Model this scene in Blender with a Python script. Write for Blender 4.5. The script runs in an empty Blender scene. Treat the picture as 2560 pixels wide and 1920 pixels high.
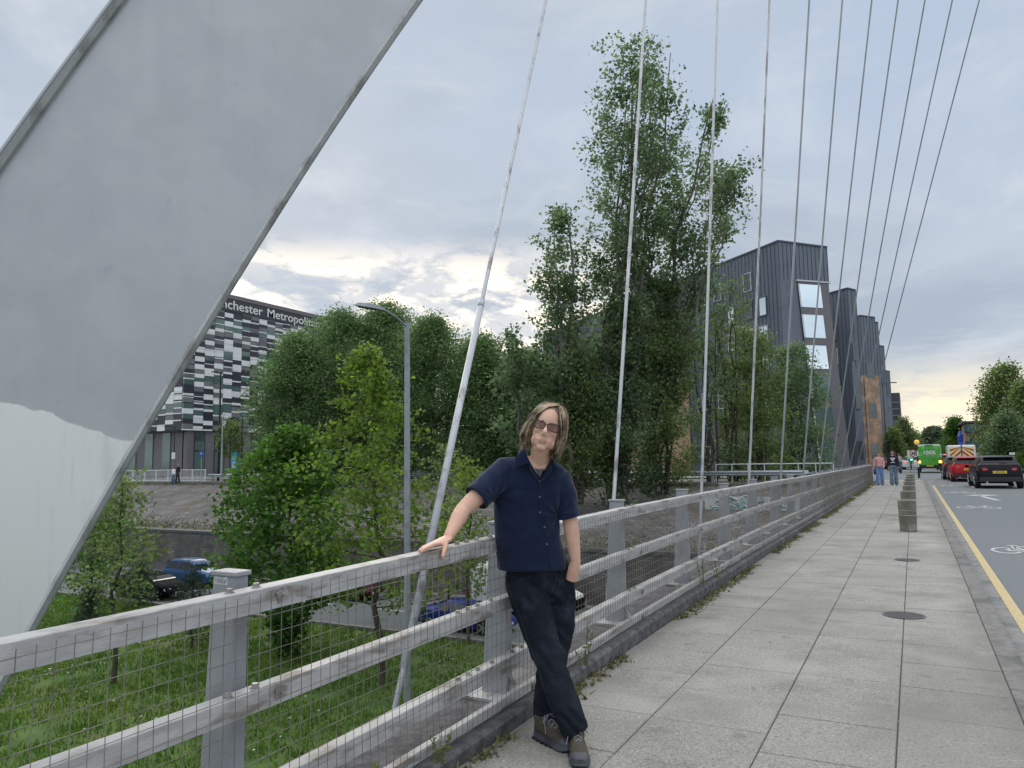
import bpy, bmesh, math, random
import numpy as np
from mathutils import Vector, Matrix, noise
rnd = random.Random(7); RS = np.random.RandomState(11)
scn = bpy.context.scene
# ------------------------------------------------------------------ camera
FPX, CXP, CYP, EYE = 1880., 1280., 960., 1.5
def _cam():
    vx, vy, roll = 2283., 1137., 0.014
    d = np.array([(vx-CXP)/FPX, -(vy-CYP)/FPX, -1.]); d /= np.linalg.norm(d)
    a, b = (vx-CXP)/FPX, (vy-CYP)/FPX; p = b
    for _ in range(20): p = math.asin(b*math.cos(p)+a*math.tan(roll))
    u = np.array([-math.sin(roll), math.cos(roll)*math.cos(p), -math.cos(roll)*math.sin(p)])
    u -= u.dot(d)*d; u /= np.linalg.norm(u)
    return np.array([np.cross(d, u), d, u])
CR = _cam(); EYEP = np.array([0, 0, EYE])
def ray(px, py): return CR @ np.array([(px-CXP)/FPX, -(py-CYP)/FPX, -1.])
def onz(px, py, z=0.): r = ray(px, py); return EYEP + r*(z-EYE)/r[2]
def onx(px, py, X): r = ray(px, py); return EYEP + r*X/r[0]
def ony(px, py, Y): r = ray(px, py); return EYEP + r*Y/r[1]
def at(px, py, dep): return EYEP + ray(px, py)*dep
cam = bpy.data.cameras.new('camera'); camo = bpy.data.objects.new('camera', cam); scn.collection.objects.link(camo)
cam.sensor_width = 36; cam.lens = FPX/2560*36; cam.clip_end = 3000; cam.clip_start = .05
M4 = Matrix.Identity(4)
for i in range(3):
    for j in range(3): M4[i][j] = CR[i][j]
M4[2][3] = EYE
camo.matrix_world = M4; scn.camera = camo
CAMR, CAMU, CAMF = CR[:, 0], CR[:, 1], -CR[:, 2]     # right, up, forward in the world
# ------------------------------------------------------------------ world, sun, exposure
SUN_EL, SUN_AZ = math.radians(24), math.radians(-46)   # azimuth from +Y towards +X
def build_world():
    w = bpy.data.worlds.new('World'); scn.world = w; w.use_nodes = True
    nt = w.node_tree; N = nt.nodes; L = nt.links; N.clear()
    def nd(t, **k):
        n = N.new(t)
        for a, b in k.items(): setattr(n, a, b)
        return n
    def mth(op, a, b=None, c=None, clamp=False):
        n = nd('ShaderNodeMath', operation=op, use_clamp=clamp)
        for i, v in enumerate((a, b, c)):
            if v is None: continue
            if isinstance(v, (int, float)): n.inputs[i].default_value = v
            else: L.new(v, n.inputs[i])
        return n.outputs[0]
    def mix(f, a, b, bt='MIX'):
        n = nd('ShaderNodeMix', data_type='RGBA', blend_type=bt)
        for i, v in ((0, f), (6, a), (7, b)):
            if isinstance(v, (int, float)): n.inputs[i].default_value = v
            elif isinstance(v, tuple): n.inputs[i].default_value = (*v, 1)
            else: L.new(v, n.inputs[i])
        return n.outputs[2]
    def rng(v, a, b, c, d, sm=True):
        n = nd('ShaderNodeMapRange', interpolation_type='SMOOTHSTEP' if sm else 'LINEAR'); L.new(v, n.inputs[0])
        for i, q in enumerate((a, b, c, d)): n.inputs[i+1].default_value = q
        return n.outputs[0]
    tc = nd('ShaderNodeTexCoord'); sep = nd('ShaderNodeSeparateXYZ'); L.new(tc.outputs['Generated'], sep.inputs[0])
    x, y, z = sep.outputs
    zz = mth('ADD', mth('MAXIMUM', z, 0.), .16)
    cmb = nd('ShaderNodeCombineXYZ'); L.new(mth('DIVIDE', x, zz), cmb.inputs[0]); L.new(mth('DIVIDE', y, zz), cmb.inputs[1])
    def noi(sc, det, rough, dist=0., off=0.):
        n = nd('ShaderNodeTexNoise'); n.inputs['Scale'].default_value = sc; n.inputs['Detail'].default_value = det
        n.inputs['Roughness'].default_value = rough; n.inputs['Distortion'].default_value = dist
        mp = nd('ShaderNodeMapping'); mp.inputs['Location'].default_value = (off, off*.7, off*.3); L.new(cmb.outputs[0], mp.inputs[0])
        L.new(mp.outputs[0], n.inputs[0]); return n.outputs[0]
    n1 = noi(.55, 6, .55, .3, 3.1); n2 = noi(1.9, 8, .6, .5, 8.4); n3 = noi(4.2, 8, .62, .4, 1.3)
    # base gradient by elevation
    el = rng(z, 0., .42, 0., 1.)
    base = mix(el, (.47, .50, .53), (.345, .41, .505))
    base = mix(rng(n1, .36, .62, 0, 1), base, (.36, .41, .48))
    base = mix(mth('MULTIPLY', rng(n1, .47, .64, 0, .8), 1.), base, (.28, .33, .40))
    base = mix(mth('MULTIPLY', rng(n2, .46, .72, 0, .6), 1.), base, (.50, .535, .575))
    # bright broken cloud low towards the sun
    def dirdot(v):
        n = nd('ShaderNodeVectorMath', operation='DOT_PRODUCT'); L.new(tc.outputs['Generated'], n.inputs[0]); n.inputs[1].default_value = tuple(v); return n.outputs['Value']
    v1 = ray(900, 760); v1 = v1/np.linalg.norm(v1)
    g1 = rng(dirdot(v1), .88, .985, 0, 1)
    band = mth('MULTIPLY', g1, rng(z, .30, .225, 0, 1))
    br = mth('MULTIPLY', band, rng(n3, .42, .56, .2, 1), clamp=True)
    base = mix(br, base, (.95, .86, .73))
    dk = mth('MULTIPLY', band, rng(n2, .52, .60, 0, .85), clamp=True)
    base = mix(dk, base, (.30, .36, .44))
    v2 = ray(2310, 1080); v2 = v2/np.linalg.norm(v2)
    g2 = mth('MULTIPLY', rng(dirdot(v2), .93, .998, 0, 1), rng(z, .13, .03, 0, 1))
    base = mix(mth('MULTIPLY', g2, rng(n3, .35, .6, .55, 1)), base, (.95, .80, .52))
    hz = rng(z, .10, .0, 0, .6); base = mix(hz, base, (.66, .62, .55))
    base = mix(rng(z, .50, .85, 0, .75), base, (.50, .475, .44))
    # extra gain added to the unseen sky overhead and behind, to light surfaces
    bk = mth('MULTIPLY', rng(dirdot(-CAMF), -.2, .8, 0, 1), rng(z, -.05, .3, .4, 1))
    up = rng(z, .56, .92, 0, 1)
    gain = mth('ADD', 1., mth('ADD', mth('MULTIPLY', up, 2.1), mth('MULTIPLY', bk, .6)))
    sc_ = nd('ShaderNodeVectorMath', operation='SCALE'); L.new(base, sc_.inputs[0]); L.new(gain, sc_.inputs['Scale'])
    sky = nd('ShaderNodeTexSky', sky_type='NISHITA', sun_disc=False, sun_elevation=SUN_EL, sun_rotation=SUN_AZ)
    bg1 = nd('ShaderNodeBackground'); L.new(sky.outputs[0], bg1.inputs[0]); bg1.inputs[1].default_value = .1
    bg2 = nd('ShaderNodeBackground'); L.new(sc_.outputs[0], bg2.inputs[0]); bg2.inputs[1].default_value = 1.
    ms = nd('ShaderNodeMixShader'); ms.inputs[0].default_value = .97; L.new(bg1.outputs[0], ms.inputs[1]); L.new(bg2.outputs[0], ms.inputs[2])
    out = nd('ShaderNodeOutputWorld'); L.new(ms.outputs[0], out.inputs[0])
build_world()
sl = bpy.data.lights.new('sun', 'SUN'); sl.energy = .75; sl.angle = math.radians(24); sl.color = (1, .93, .82)
so = bpy.data.objects.new('sun', sl); scn.collection.objects.link(so)
_sd = Vector((math.sin(SUN_AZ)*math.cos(SUN_EL), math.cos(SUN_AZ)*math.cos(SUN_EL), math.sin(SUN_EL)))
so.rotation_euler = _sd.to_track_quat('Z', 'Y').to_euler(); so.location = (0, 0, 60)
scn.view_settings.view_transform = 'Standard'; scn.view_settings.look = 'None'; scn.view_settings.gamma = 1; scn.view_settings.exposure = .52
scn.cycles.max_bounces = 6; scn.cycles.transparent_max_bounces = 12; scn.cycles.use_denoising = True
# ------------------------------------------------------------------ materials
MATS = {}
def mat(name, c1, c2=None, scale=4., rough=.6, bump=0., metal=0., det=5., stretch=(1, 1, 1), lo=.35, hi=.65, c3=None, s3=.6, bscale=None, island=0., spec=.5, alpha=None, emit=None, trans=0., coat=0., sheen=0.):
    if name in MATS: return MATS[name]
    m = bpy.data.materials.new(name); m.use_nodes = True; MATS[name] = m
    nt = m.node_tree; N = nt.nodes; L = nt.links; b = N['Principled BSDF']
    b.inputs['Roughness'].default_value = rough; b.inputs['Metallic'].default_value = metal
    b.inputs['Specular IOR Level'].default_value = spec; b.inputs['Base Color'].default_value = (*c1, 1)
    if trans: b.inputs['Transmission Weight'].default_value = trans
    if coat: b.inputs['Coat Weight'].default_value = coat; b.inputs['Coat Roughness'].default_value = .05
    if sheen: b.inputs['Sheen Weight'].default_value = sheen
    if alpha is not None: b.inputs['Alpha'].default_value = alpha
    if emit: b.inputs['Emission Color'].default_value = (*c1, 1); b.inputs['Emission Strength'].default_value = emit
    tc = N.new('ShaderNodeTexCoord'); mp = N.new('ShaderNodeMapping'); mp.inputs['Scale'].default_value = stretch
    L.new(tc.outputs['Object'], mp.inputs[0]); col = None
    def noi(s, d):
        n = N.new('ShaderNodeTexNoise'); n.inputs['Scale'].default_value = s; n.inputs['Detail'].default_value = d
        n.inputs['Roughness'].default_value = .6; L.new(mp.outputs[0], n.inputs[0]); return n
    def mx(f, a, bb, bt='MIX'):
        n = N.new('ShaderNodeMix'); n.data_type = 'RGBA'; n.blend_type = bt
        for i, v in ((0, f), (6, a), (7, bb)):
            if isinstance(v, (int, float)): n.inputs[i].default_value = v
            elif isinstance(v, tuple): n.inputs[i].default_value = (*v, 1)
            else: L.new(v, n.inputs[i])
        return n.outputs[2]
    def ramp(v, a, bb):
        n = N.new('ShaderNodeMapRange'); n.interpolation_type = 'SMOOTHSTEP'; L.new(v, n.inputs[0]); n.inputs[1].default_value = a; n.inputs[2].default_value = bb; return n.outputs[0]
    if c2 is not None:
        n = noi(scale, det); col = mx(ramp(n.outputs[0], lo, hi), c1, c2)
    if c3 is not None:
        n = noi(s3, 6); col = mx(ramp(n.outputs[0], .5, .68), col if col is not None else c1, c3)
    if island:
        g = N.new('ShaderNodeNewGeometry'); r = N.new('ShaderNodeMapRange'); L.new(g.outputs['Random Per Island'], r.inputs[0])
        r.inputs[3].default_value = 1-island; r.inputs[4].default_value = 1+island
        hs = N.new('ShaderNodeHueSaturation'); L.new(r.outputs[0], hs.inputs['Value'])
        if col is None: hs.inputs['Color'].default_value = (*c1, 1)
        else: L.new(col, hs.inputs['Color'])
        col = hs.outputs[0]
    if col is not None: L.new(col, b.inputs['Base Color'])
    if bump:
        n = noi(bscale or scale*3, 4); bp = N.new('ShaderNodeBump'); bp.inputs['Strength'].default_value = bump; bp.inputs['Distance'].default_value = .01
        L.new(n.outputs[0], bp.inputs['Height']); L.new(bp.outputs[0], b.inputs['Normal'])
    return m
def leafmat(name, c1, c2, island=.45, tr=.35):
    m = mat(name, c1, c2, scale=.5, rough=.55, island=island, spec=.3)
    nt = m.node_tree; b = nt.nodes['Principled BSDF']; out = nt.nodes['Material Output']
    t = nt.nodes.new('ShaderNodeBsdfTranslucent'); ms = nt.nodes.new('ShaderNodeMixShader'); ms.inputs[0].default_value = tr
    src = b.inputs['Base Color'].links[0].from_socket; hs = nt.nodes.new('ShaderNodeHueSaturation'); hs.inputs['Saturation'].default_value = 1.1; hs.inputs['Value'].default_value = 1.9
    nt.links.new(src, hs.inputs['Color']); nt.links.new(hs.outputs[0], t.inputs[0])
    nt.links.new(b.outputs[0], ms.inputs[1]); nt.links.new(t.outputs[0], ms.inputs[2]); nt.links.new(ms.outputs[0], out.inputs[0])
    return m
# ------------------------------------------------------------------ mesh helpers
class MB:
    def __init__(s): s.v = []; s.f = []; s.mi = []; s.m = 0
    def add(s, vs, fs, m=None):
        o = len(s.v); s.v += [tuple(map(float, p)) for p in vs]; s.f += [tuple(i+o for i in f) for f in fs]; s.mi += [s.m if m is None else m]*len(fs)
    def box(s, x0, x1, y0, y1, z0, z1, m=None):
        s.add([(x0, y0, z0), (x1, y0, z0), (x1, y1, z0), (x0, y1, z0), (x0, y0, z1), (x1, y0, z1), (x1, y1, z1), (x0, y1, z1)],
              [(0, 3, 2, 1), (4, 5, 6, 7), (0, 1, 5, 4), (1, 2, 6, 5), (2, 3, 7, 6), (3, 0, 4, 7)], m)
    def cbox(s, c, d, m=None, rz=0., tilt=None):
        R = Matrix.Rotation(rz, 3, 'Z') if tilt is None else tilt
        vs = [Vector(c)+R @ Vector((sx*d[0]/2, sy*d[1]/2, sz*d[2]/2)) for sz in (-1, 1) for sx, sy in ((-1, -1), (1, -1), (1, 1), (-1, 1))]
        s.add(vs, [(0, 3, 2, 1), (4, 5, 6, 7), (0, 1, 5, 4), (1, 2, 6, 5), (2, 3, 7, 6), (3, 0, 4, 7)], m)
    def ring(s, rings, caps=True, m=None):
        n = len(rings[0]); vs = [p for r in rings for p in r]; fs = []
        for i in range(len(rings)-1):
            for j in range(n): fs.append((i*n+j, i*n+(j+1) % n, (i+1)*n+(j+1) % n, (i+1)*n+j))
        if caps: fs.append(tuple(range(n-1, -1, -1))); fs.append(tuple((len(rings)-1)*n+j for j in range(n)))
        s.add(vs, fs, m)
    def tube(s, pts, rad, n=6, caps=True, m=None, ref=None, asp=1.):
        pts = [Vector(p) for p in pts]; k = len(pts)
        rad = [rad]*k if isinstance(rad, (int, float)) else rad; rings = []; ref = Vector(ref) if ref is not None else None
        for i, p in enumerate(pts):
            t = (pts[min(i+1, k-1)]-pts[max(i-1, 0)]).normalized()
            if ref is None: ref = t.orthogonal()
            a = (ref-t*ref.dot(t)).normalized(); b = t.cross(a); ref = a
            r = rad[i]; rx, ry = (r if isinstance(r, (tuple, list)) else (r, r*asp))
            rings.append([p+a*math.cos(2*math.pi*j/n)*rx+b*math.sin(2*math.pi*j/n)*ry for j in range(n)])
        s.ring(rings, caps, m)
    def prism(s, poly, a, b, axis='z', m=None):
        # poly 2D CCW, extruded along axis from a to b
        f = {'z': lambda p, t: (p[0], p[1], t), 'x': lambda p, t: (t, p[0], p[1]), 'y': lambda p, t: (p[0], t, p[1])}[axis]
        n = len(poly); s.add([f(p, a) for p in poly]+[f(p, b) for p in poly], [tuple(range(n-1, -1, -1)), tuple(range(n, 2*n))]+[(i, (i+1) % n, n+(i+1) % n, n+i) for i in range(n)], m)
    def quad(s, a, b, c, d, m=None): s.add([a, b, c, d], [(0, 1, 2, 3)], m)
    def sphere(s, c, r, nu=12, nv=8, R=None, m=None):
        r = (r, r, r) if isinstance(r, (int, float)) else r; R = R or Matrix.Identity(3); c = Vector(c); vs = []; fs = []
        for i in range(1, nv):
            th = math.pi*i/nv
            for j in range(nu):
                ph = 2*math.pi*j/nu; vs.append(c+R @ Vector((r[0]*math.sin(th)*math.cos(ph), r[1]*math.sin(th)*math.sin(ph), r[2]*math.cos(th))))
        for i in range(nv-2):
            for j in range(nu): fs.append((i*nu+j, (i+1)*nu+j, (i+1)*nu+(j+1) % nu, i*nu+(j+1) % nu))
        t = len(vs); vs += [c+R @ Vector((0, 0, r[2])), c-R @ Vector((0, 0, r[2]))]
        for j in range(nu): fs.append((t, j, (j+1) % nu)); fs.append((t+1, (nv-2)*nu+(j+1) % nu, (nv-2)*nu+j))
        s.add(vs, fs, m)
def newmesh(name, V, F, mats, mi=None, smooth=False):
    me = bpy.data.meshes.new(name); me.from_pydata([tuple(v) for v in V], [], F)
    for m in (mats if isinstance(mats, (list, tuple)) else [mats]): me.materials.append(m)
    if mi is not None and any(mi): me.polygons.foreach_set('material_index', mi)
    if smooth: me.polygons.foreach_set('use_smooth', [True]*len(me.polygons))
    me.update(); return me
LOC = {}
def link(name, me, parent=None, loc=(0, 0, 0), **props):
    o = bpy.data.objects.new(name, me); scn.collection.objects.link(o); o.location = loc
    if parent is not None: o.parent = parent
    for k, v in props.items():
        if v is not None: o[k] = v
    return o
def wloc(o):
    return Vector(o.location) + (wloc(o.parent) if o.parent else Vector((0, 0, 0)))
def obj(name, mb, mats, parent=None, local=False, smooth=False, bevel=0., auto=None, **props):
    """vertices are given in world space unless local; stored relative to the object's base"""
    V = np.array(mb.v, float) if mb.v else np.zeros((0, 3))
    if parent is not None:
        off = np.array(wloc(parent)) if not local else np.zeros(3); loc = (0, 0, 0)
    else:
        off = np.zeros(3) if local else np.array([(V[:, 0].min()+V[:, 0].max())/2, (V[:, 1].min()+V[:, 1].max())/2, V[:, 2].min()]); loc = tuple(off)
    me = newmesh(name, V-off, mb.f, mats, mb.mi, smooth)
    if bevel:
        bm = bmesh.new(); bm.from_mesh(me); bmesh.ops.remove_doubles(bm, verts=bm.verts, dist=1e-5)
        ed = [e for e in bm.edges if len(e.link_faces) == 2 and e.calc_face_angle(0) > .5]
        bmesh.ops.bevel(bm, geom=ed, offset=bevel, segments=2, profile=.5, affect='EDGES'); bm.to_mesh(me); bm.free()
    if auto:
        me.polygons.foreach_set('use_smooth', [True]*len(me.polygons)); me.set_sharp_from_angle(angle=auto)
    return link(name, me, parent, loc, **props)
def thing(name, label, cat, loc, rz=0., group=None):
    o = bpy.data.objects.new(name, None); scn.collection.objects.link(o); o.location = tuple(map(float, loc)); o.rotation_euler = (0, 0, rz); o.empty_display_size = .1
    o['label'] = label; o['category'] = cat
    if group: o['group'] = group
    return o
def copy_tree(o, parent=None):
    c = o.copy(); scn.collection.objects.link(c)
    if parent is not None: c.parent = parent
    for ch in list(o.children): copy_tree(ch, c)
    return c
def text_mesh(s, size, M, extrude=0., mats=None, name='lettering', parent=None, align='LEFT', bold=0., **props):
    cu = bpy.data.curves.new('t', 'FONT'); cu.body = s; cu.size = size; cu.extrude = extrude; cu.align_x = align; cu.offset = bold; cu.resolution_u = 3
    to = bpy.data.objects.new('t', cu); scn.collection.objects.link(to); dg = bpy.context.evaluated_depsgraph_get(); dg.update()
    me = bpy.data.meshes.new_from_object(to.evaluated_get(dg)); bpy.data.objects.remove(to); bpy.data.curves.remove(cu)
    me.transform(M)
    if parent is not None: me.transform(Matrix.Translation(-wloc(parent)))
    me.materials.clear(); me.materials.append(mats); return link(name, me, parent, **props)
def frameM(o, ex, ey):
    ex = Vector(ex).normalized(); ey = Vector(ey).normalized(); ez = ex.cross(ey); M = Matrix.Identity(4)
    for i in range(3): M[i][0] = ex[i]; M[i][1] = ey[i]; M[i][2] = ez[i]; M[i][3] = o[i]
    return M
def npmesh(name, V, nper, mats, parent=None, smooth=False, **props):
    """fast mesh of separate polygons with nper corners each"""
    V = np.asarray(V, np.float32); off = np.array(wloc(parent)) if parent else np.array([V[:, 0].mean(), V[:, 1].mean(), V[:, 2].min()])
    V = V-off.astype(np.float32); me = bpy.data.meshes.new(name); nf = len(V)//nper
    me.vertices.add(len(V)); me.vertices.foreach_set('co', V.ravel()); me.loops.add(nf*nper); me.loops.foreach_set('vertex_index', np.arange(nf*nper, dtype=np.int32))
    me.polygons.add(nf); me.polygons.foreach_set('loop_start', np.arange(0, nf*nper, nper, dtype=np.int32)); me.update(calc_edges=True); me.materials.append(mats)
    if parent: return link(name, me, parent, **props)
    return link(name, me, None, tuple(map(float, off)), **props)
def blob(name, mb, mats, parent=None, voxel=.006, it=3, fn=None, dec=None, smooth=True, **props):
    """union of overlapping solids melted into one continuous skin"""
    me = newmesh('tmp', mb.v, mb.f, mats if isinstance(mats, (list, tuple)) else [mats]); to = bpy.data.objects.new('tmp', me); scn.collection.objects.link(to)
    r = to.modifiers.new('r', 'REMESH'); r.mode = 'VOXEL'; r.voxel_size = voxel
    if it: s = to.modifiers.new('s', 'SMOOTH'); s.factor = .5; s.iterations = it
    dg = bpy.context.evaluated_depsgraph_get(); dg.update(); m2 = bpy.data.meshes.new_from_object(to.evaluated_get(dg)); bpy.data.objects.remove(to)
    m2.materials.clear()
    for q in (mats if isinstance(mats, (list, tuple)) else [mats]): m2.materials.append(q)
    m2.polygons.foreach_set('material_index', [0]*len(m2.polygons))
    m2.polygons.foreach_set('use_smooth', [True]*len(m2.polygons))
    n = len(m2.vertices); co = np.zeros(n*3); m2.vertices.foreach_get('co', co); co = co.reshape(-1, 3)
    if fn is not None:
        nr = np.zeros(n*3); m2.vertices.foreach_get('normal', nr); nr = nr.reshape(-1, 3); co = fn(co, nr, m2)
    off = np.array(wloc(parent)) if parent else np.array([co[:, 0].mean(), co[:, 1].mean(), co[:, 2].min()])
    m2.vertices.foreach_set('co', (co-off).ravel()); m2.update(); m2.name = name
    return link(name, m2, parent, (0, 0, 0) if parent else tuple(off), **props)
# ================================================================== THE GROUND, ROADS, BRIDGE
def S(o): o['kind'] = 'structure'; return o
LOWZ = -6.
m_conc = mat('paving concrete', (.245, .238, .218), (.335, .328, .303), scale=55, rough=.85, bump=.35, det=7, lo=.3, hi=.7, c3=(.205, .20, .183), s3=1.3, island=.07, bscale=160)
# coarse grass, cobbles, brick: node materials with real patterns
def brickmat(name, c1, c2, mortar, bw, bh, ms, axis='XZ', rough=.85, noisec=None):
    m = mat(name, c1, rough=rough); nt = m.node_tree; N = nt.nodes; L = nt.links; b = N['Principled BSDF']
    tc = N.new('ShaderNodeTexCoord'); sp = N.new('ShaderNodeSeparateXYZ'); L.new(tc.outputs['Object'], sp.inputs[0]); cb = N.new('ShaderNodeCombineXYZ')
    L.new(sp.outputs['XYZ'.index(axis[0])], cb.inputs[0]); L.new(sp.outputs['XYZ'.index(axis[1])], cb.inputs[1])
    t = N.new('ShaderNodeTexBrick'); L.new(cb.outputs[0], t.inputs[0]); t.inputs['Color1'].default_value = (*c1, 1); t.inputs['Color2'].default_value = (*c2, 1); t.inputs['Mortar'].default_value = (*mortar, 1)
    t.inputs['Scale'].default_value = 1; t.inputs['Mortar Size'].default_value = ms; t.inputs['Brick Width'].default_value = bw; t.inputs['Row Height'].default_value = bh; t.inputs['Bias'].default_value = -.1
    n = N.new('ShaderNodeTexNoise'); n.inputs['Scale'].default_value = .8; n.inputs['Detail'].default_value = 8; L.new(tc.outputs['Object'], n.inputs[0])
    r = N.new('ShaderNodeMapRange'); L.new(n.outputs[0], r.inputs[0]); r.inputs[1].default_value = .3; r.inputs[2].default_value = .7; r.inputs[3].default_value = .6; r.inputs[4].default_value = 1.35
    hs = N.new('ShaderNodeHueSaturation'); L.new(r.outputs[0], hs.inputs['Value']); L.new(t.outputs[0], hs.inputs['Color']); last = hs.outputs[0]
    if noisec:
        n2 = N.new('ShaderNodeTexNoise'); n2.inputs['Scale'].default_value = .35; n2.inputs['Detail'].default_value = 9; n2.inputs['Roughness'].default_value = .7; L.new(tc.outputs['Object'], n2.inputs[0])
        r2 = N.new('ShaderNodeMapRange'); L.new(n2.outputs[0], r2.inputs[0]); r2.inputs[1].default_value = .5; r2.inputs[2].default_value = .66
        mx = N.new('ShaderNodeMix'); mx.data_type = 'RGBA'; L.new(r2.outputs[0], mx.inputs[0]); L.new(last, mx.inputs[6]); mx.inputs[7].default_value = (*noisec, 1); last = mx.outputs[2]
    L.new(last, b.inputs['Base Color']); bp = N.new('ShaderNodeBump'); bp.inputs['Strength'].default_value = .6; bp.inputs['Distance'].default_value = .02; bp.invert = True
    L.new(t.outputs['Fac'], bp.inputs['Height']); L.new(bp.outputs[0], b.inputs['Normal']); return m
m_grass = mat('grass ground', (.035, .085, .012), (.075, .14, .022), scale=1.2, rough=.9, bump=.8, c3=(.10, .13, .035), s3=.25, bscale=18)
m_soil = mat('ground far', (.07, .09, .04), (.12, .12, .08), scale=.2, rough=.95)
m_asph = mat('asphalt', (.125, .14, .15), (.175, .19, .20), scale=60, rough=.75, bump=.3, c3=(.14, .165, .18), s3=.4, bscale=150)
m_asphl = mat('lower asphalt', (.085, .098, .10), (.12, .132, .135), scale=30, rough=.8, c3=(.075, .085, .085), s3=.3)
m_white = mat('road paint', (.55, .56, .56), (.27, .29, .30), scale=16, rough=.6, lo=.42, hi=.7)
m_yellow = mat('yellow paint', (.52, .42, .22), (.34, .30, .20), scale=14, rough=.7, lo=.5, hi=.75)
m_kerb = mat('kerb stone', (.15, .148, .142), (.205, .20, .19), scale=12, rough=.85, bump=.3, c3=(.10, .105, .10), s3=2.)
m_channel = mat('channel concrete', (.20, .20, .20), (.26, .26, .255), scale=9, rough=.85, bump=.3, c3=(.13, .14, .14), s3=1.4)
m_dirt = mat('dirt filler', (.09, .085, .075), (.13, .125, .11), scale=20, rough=.95)
m_ledge = mat('ledge concrete', (.055, .055, .06), (.12, .12, .125), scale=12, rough=.9, bump=.5, c3=(.17, .17, .165), s3=1.5)
m_cobble = brickmat('embankment setts', (.125, .12, .122), (.19, .18, .178), (.05, .048, .045), .55, .33, .03, 'XY', noisec=(.10, .085, .055))
m_wallb = brickmat('retaining brick', (.105, .098, .094), (.165, .155, .145), (.075, .07, .068), .42, .15, .016, 'XZ', noisec=(.085, .08, .075))
# terrain: near bank, sunken road, embankment up to street level
def sheet(name, prof, x0, x1, m, nx=1, **k):
    mb = MB()
    for a, b in zip(prof[:-1], prof[1:]):
        for i in range(nx):
            u, v = x0+(x1-x0)*i/nx, x0+(x1-x0)*(i+1)/nx
            mb.quad((u, a[0], a[1]), (v, a[0], a[1]), (v, b[0], b[1]), (u, b[0], b[1]))
    return S(obj(name, mb, m, **k))
sheet('ground', [(-300, -.14), (-14, -.14), (-9, -2.2), (-2, -5.2), (3, LOWZ), (36.4, LOWZ), (36.5, LOWZ-.02)], -500, 500, m_soil)
sheet('ground', [(49.5, -.16), (70, -.16), (2500, -.16)], -2500, 2500, m_soil)
sheet('lawn', [(-9, -2.19), (-2, -5.19), (3, LOWZ+.01), (27.5, LOWZ+.01)], -120, -3.6, m_grass, nx=1)
sheet('lower_road', [(27.75, LOWZ+.02), (35.6, LOWZ+.02)], -300, 300, m_asphl)
mb = MB(); mb.box(-300, 300, 27.5, 27.75, LOWZ-.1, LOWZ+.14); mb.box(-300, 300, 35.6, 36.42, LOWZ-.1, LOWZ+.13); S(obj('lower_kerb', mb, m_kerb))
mb = MB()
for i in range(60):
    x = -150+i*5; mb.quad((x, 31.6, LOWZ+.026), (x+2.2, 31.6, LOWZ+.026), (x+2.2, 31.74, LOWZ+.026), (x, 31.74, LOWZ+.026))
S(obj('lane_marking', mb, m_white))
# retaining wall with coping, sett slope above
w = thing('retaining_wall', 'long dark brick retaining wall behind the sunken road', 'wall', (-40, 36.5, LOWZ))
mb = MB(); mb.box(-160, 70, 36.4, 37., LOWZ-.2, -3.2); obj('brickwork', mb, m_wallb, w)
mb = MB(); mb.box(-160, 70, 36.33, 37.05, -3.2, -3.05); obj('coping', mb, mat('coping', (.06, .06, .062), (.10, .10, .10), scale=3), w)
mb = MB(); nx, ny = 230, 26
for j in range(ny+1):
    for i in range(nx+1):
        x = -160+i; t = j/ny; y = 37.+t*12.2; z = -3.12+2.85*t+.09*noise.noise((x*.25, y*.3, 0))
        mb.v.append((x, y, z))
for j in range(ny):
    for i in range(nx): a = j*(nx+1)+i; mb.f.append((a, a+1, a+nx+2, a+nx+1)); mb.mi.append(0)
S(obj('embankment', mb, m_cobble, smooth=True))
# moss and low weeds along the wall head: uncountable
def tufts(name, pts, h, n, m, label, wd=.02, spread=.1, lean=.4, **k):
    P = np.repeat(np.asarray(pts, float), n, 0); q = len(P); P[:, :2] += RS.normal(0, spread, (q, 2))
    a = RS.uniform(0, 2*math.pi, q); hh = h*RS.uniform(.4, 1.2, q); W = np.stack([np.cos(a), np.sin(a), 0*a], 1)*(wd*RS.uniform(.6, 1.3, q))[:, None]
    ln = RS.normal(0, lean, (q, 2))*hh[:, None]; T = P+np.stack([ln[:, 0], ln[:, 1], hh], 1)
    V = np.stack([P-W, P+W, T], 1).reshape(-1, 3); o = npmesh(name, V, 3, m); o['kind'] = 'stuff'; o['label'] = label; return o
m_blade = leafmat('grass blade', (.055, .12, .015), (.11, .175, .03), .45, .35)
m_weed = leafmat('weed', (.085, .10, .04), (.15, .145, .06), .5, .25)
m_moss = leafmat('moss', (.09, .08, .04), (.13, .15, .05), .5, .1)
pts = []
for i in range(30000):
    x = -46+42*rnd.random(); y = 2.6+25*rnd.random()
    if noise.noise((x*.5, y*.5, 3)) > -.35: pts.append((x, y, LOWZ))
tufts('grass', pts, .17, 5, m_blade, 'long green lawn grass on the low ground below the bridge', wd=.022, spread=.14)
pts = [(-100+104*rnd.random(), 37.2+abs(rnd.gauss(0, .9)), -3.05) for i in range(3200)]
pts = [(x, y, -3.1+2.85*(y-37)/12.2) for x, y, z in pts]
tufts('bank_weeds', pts, .13, 4, m_moss, 'brown and green weeds growing along the head of the retaining wall', wd=.035, spread=.15)
pts = [(-90+88*rnd.random(), 48.6+.9*rnd.random(), -.3) for i in range(1800)]
tufts('verge_grass', pts, .25, 4, m_weed, 'strip of verge grass along the top of the paved bank', wd=.03, spread=.15)
m_daisy = mat('daisy petals', (.75, .77, .7))
V = []
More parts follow.
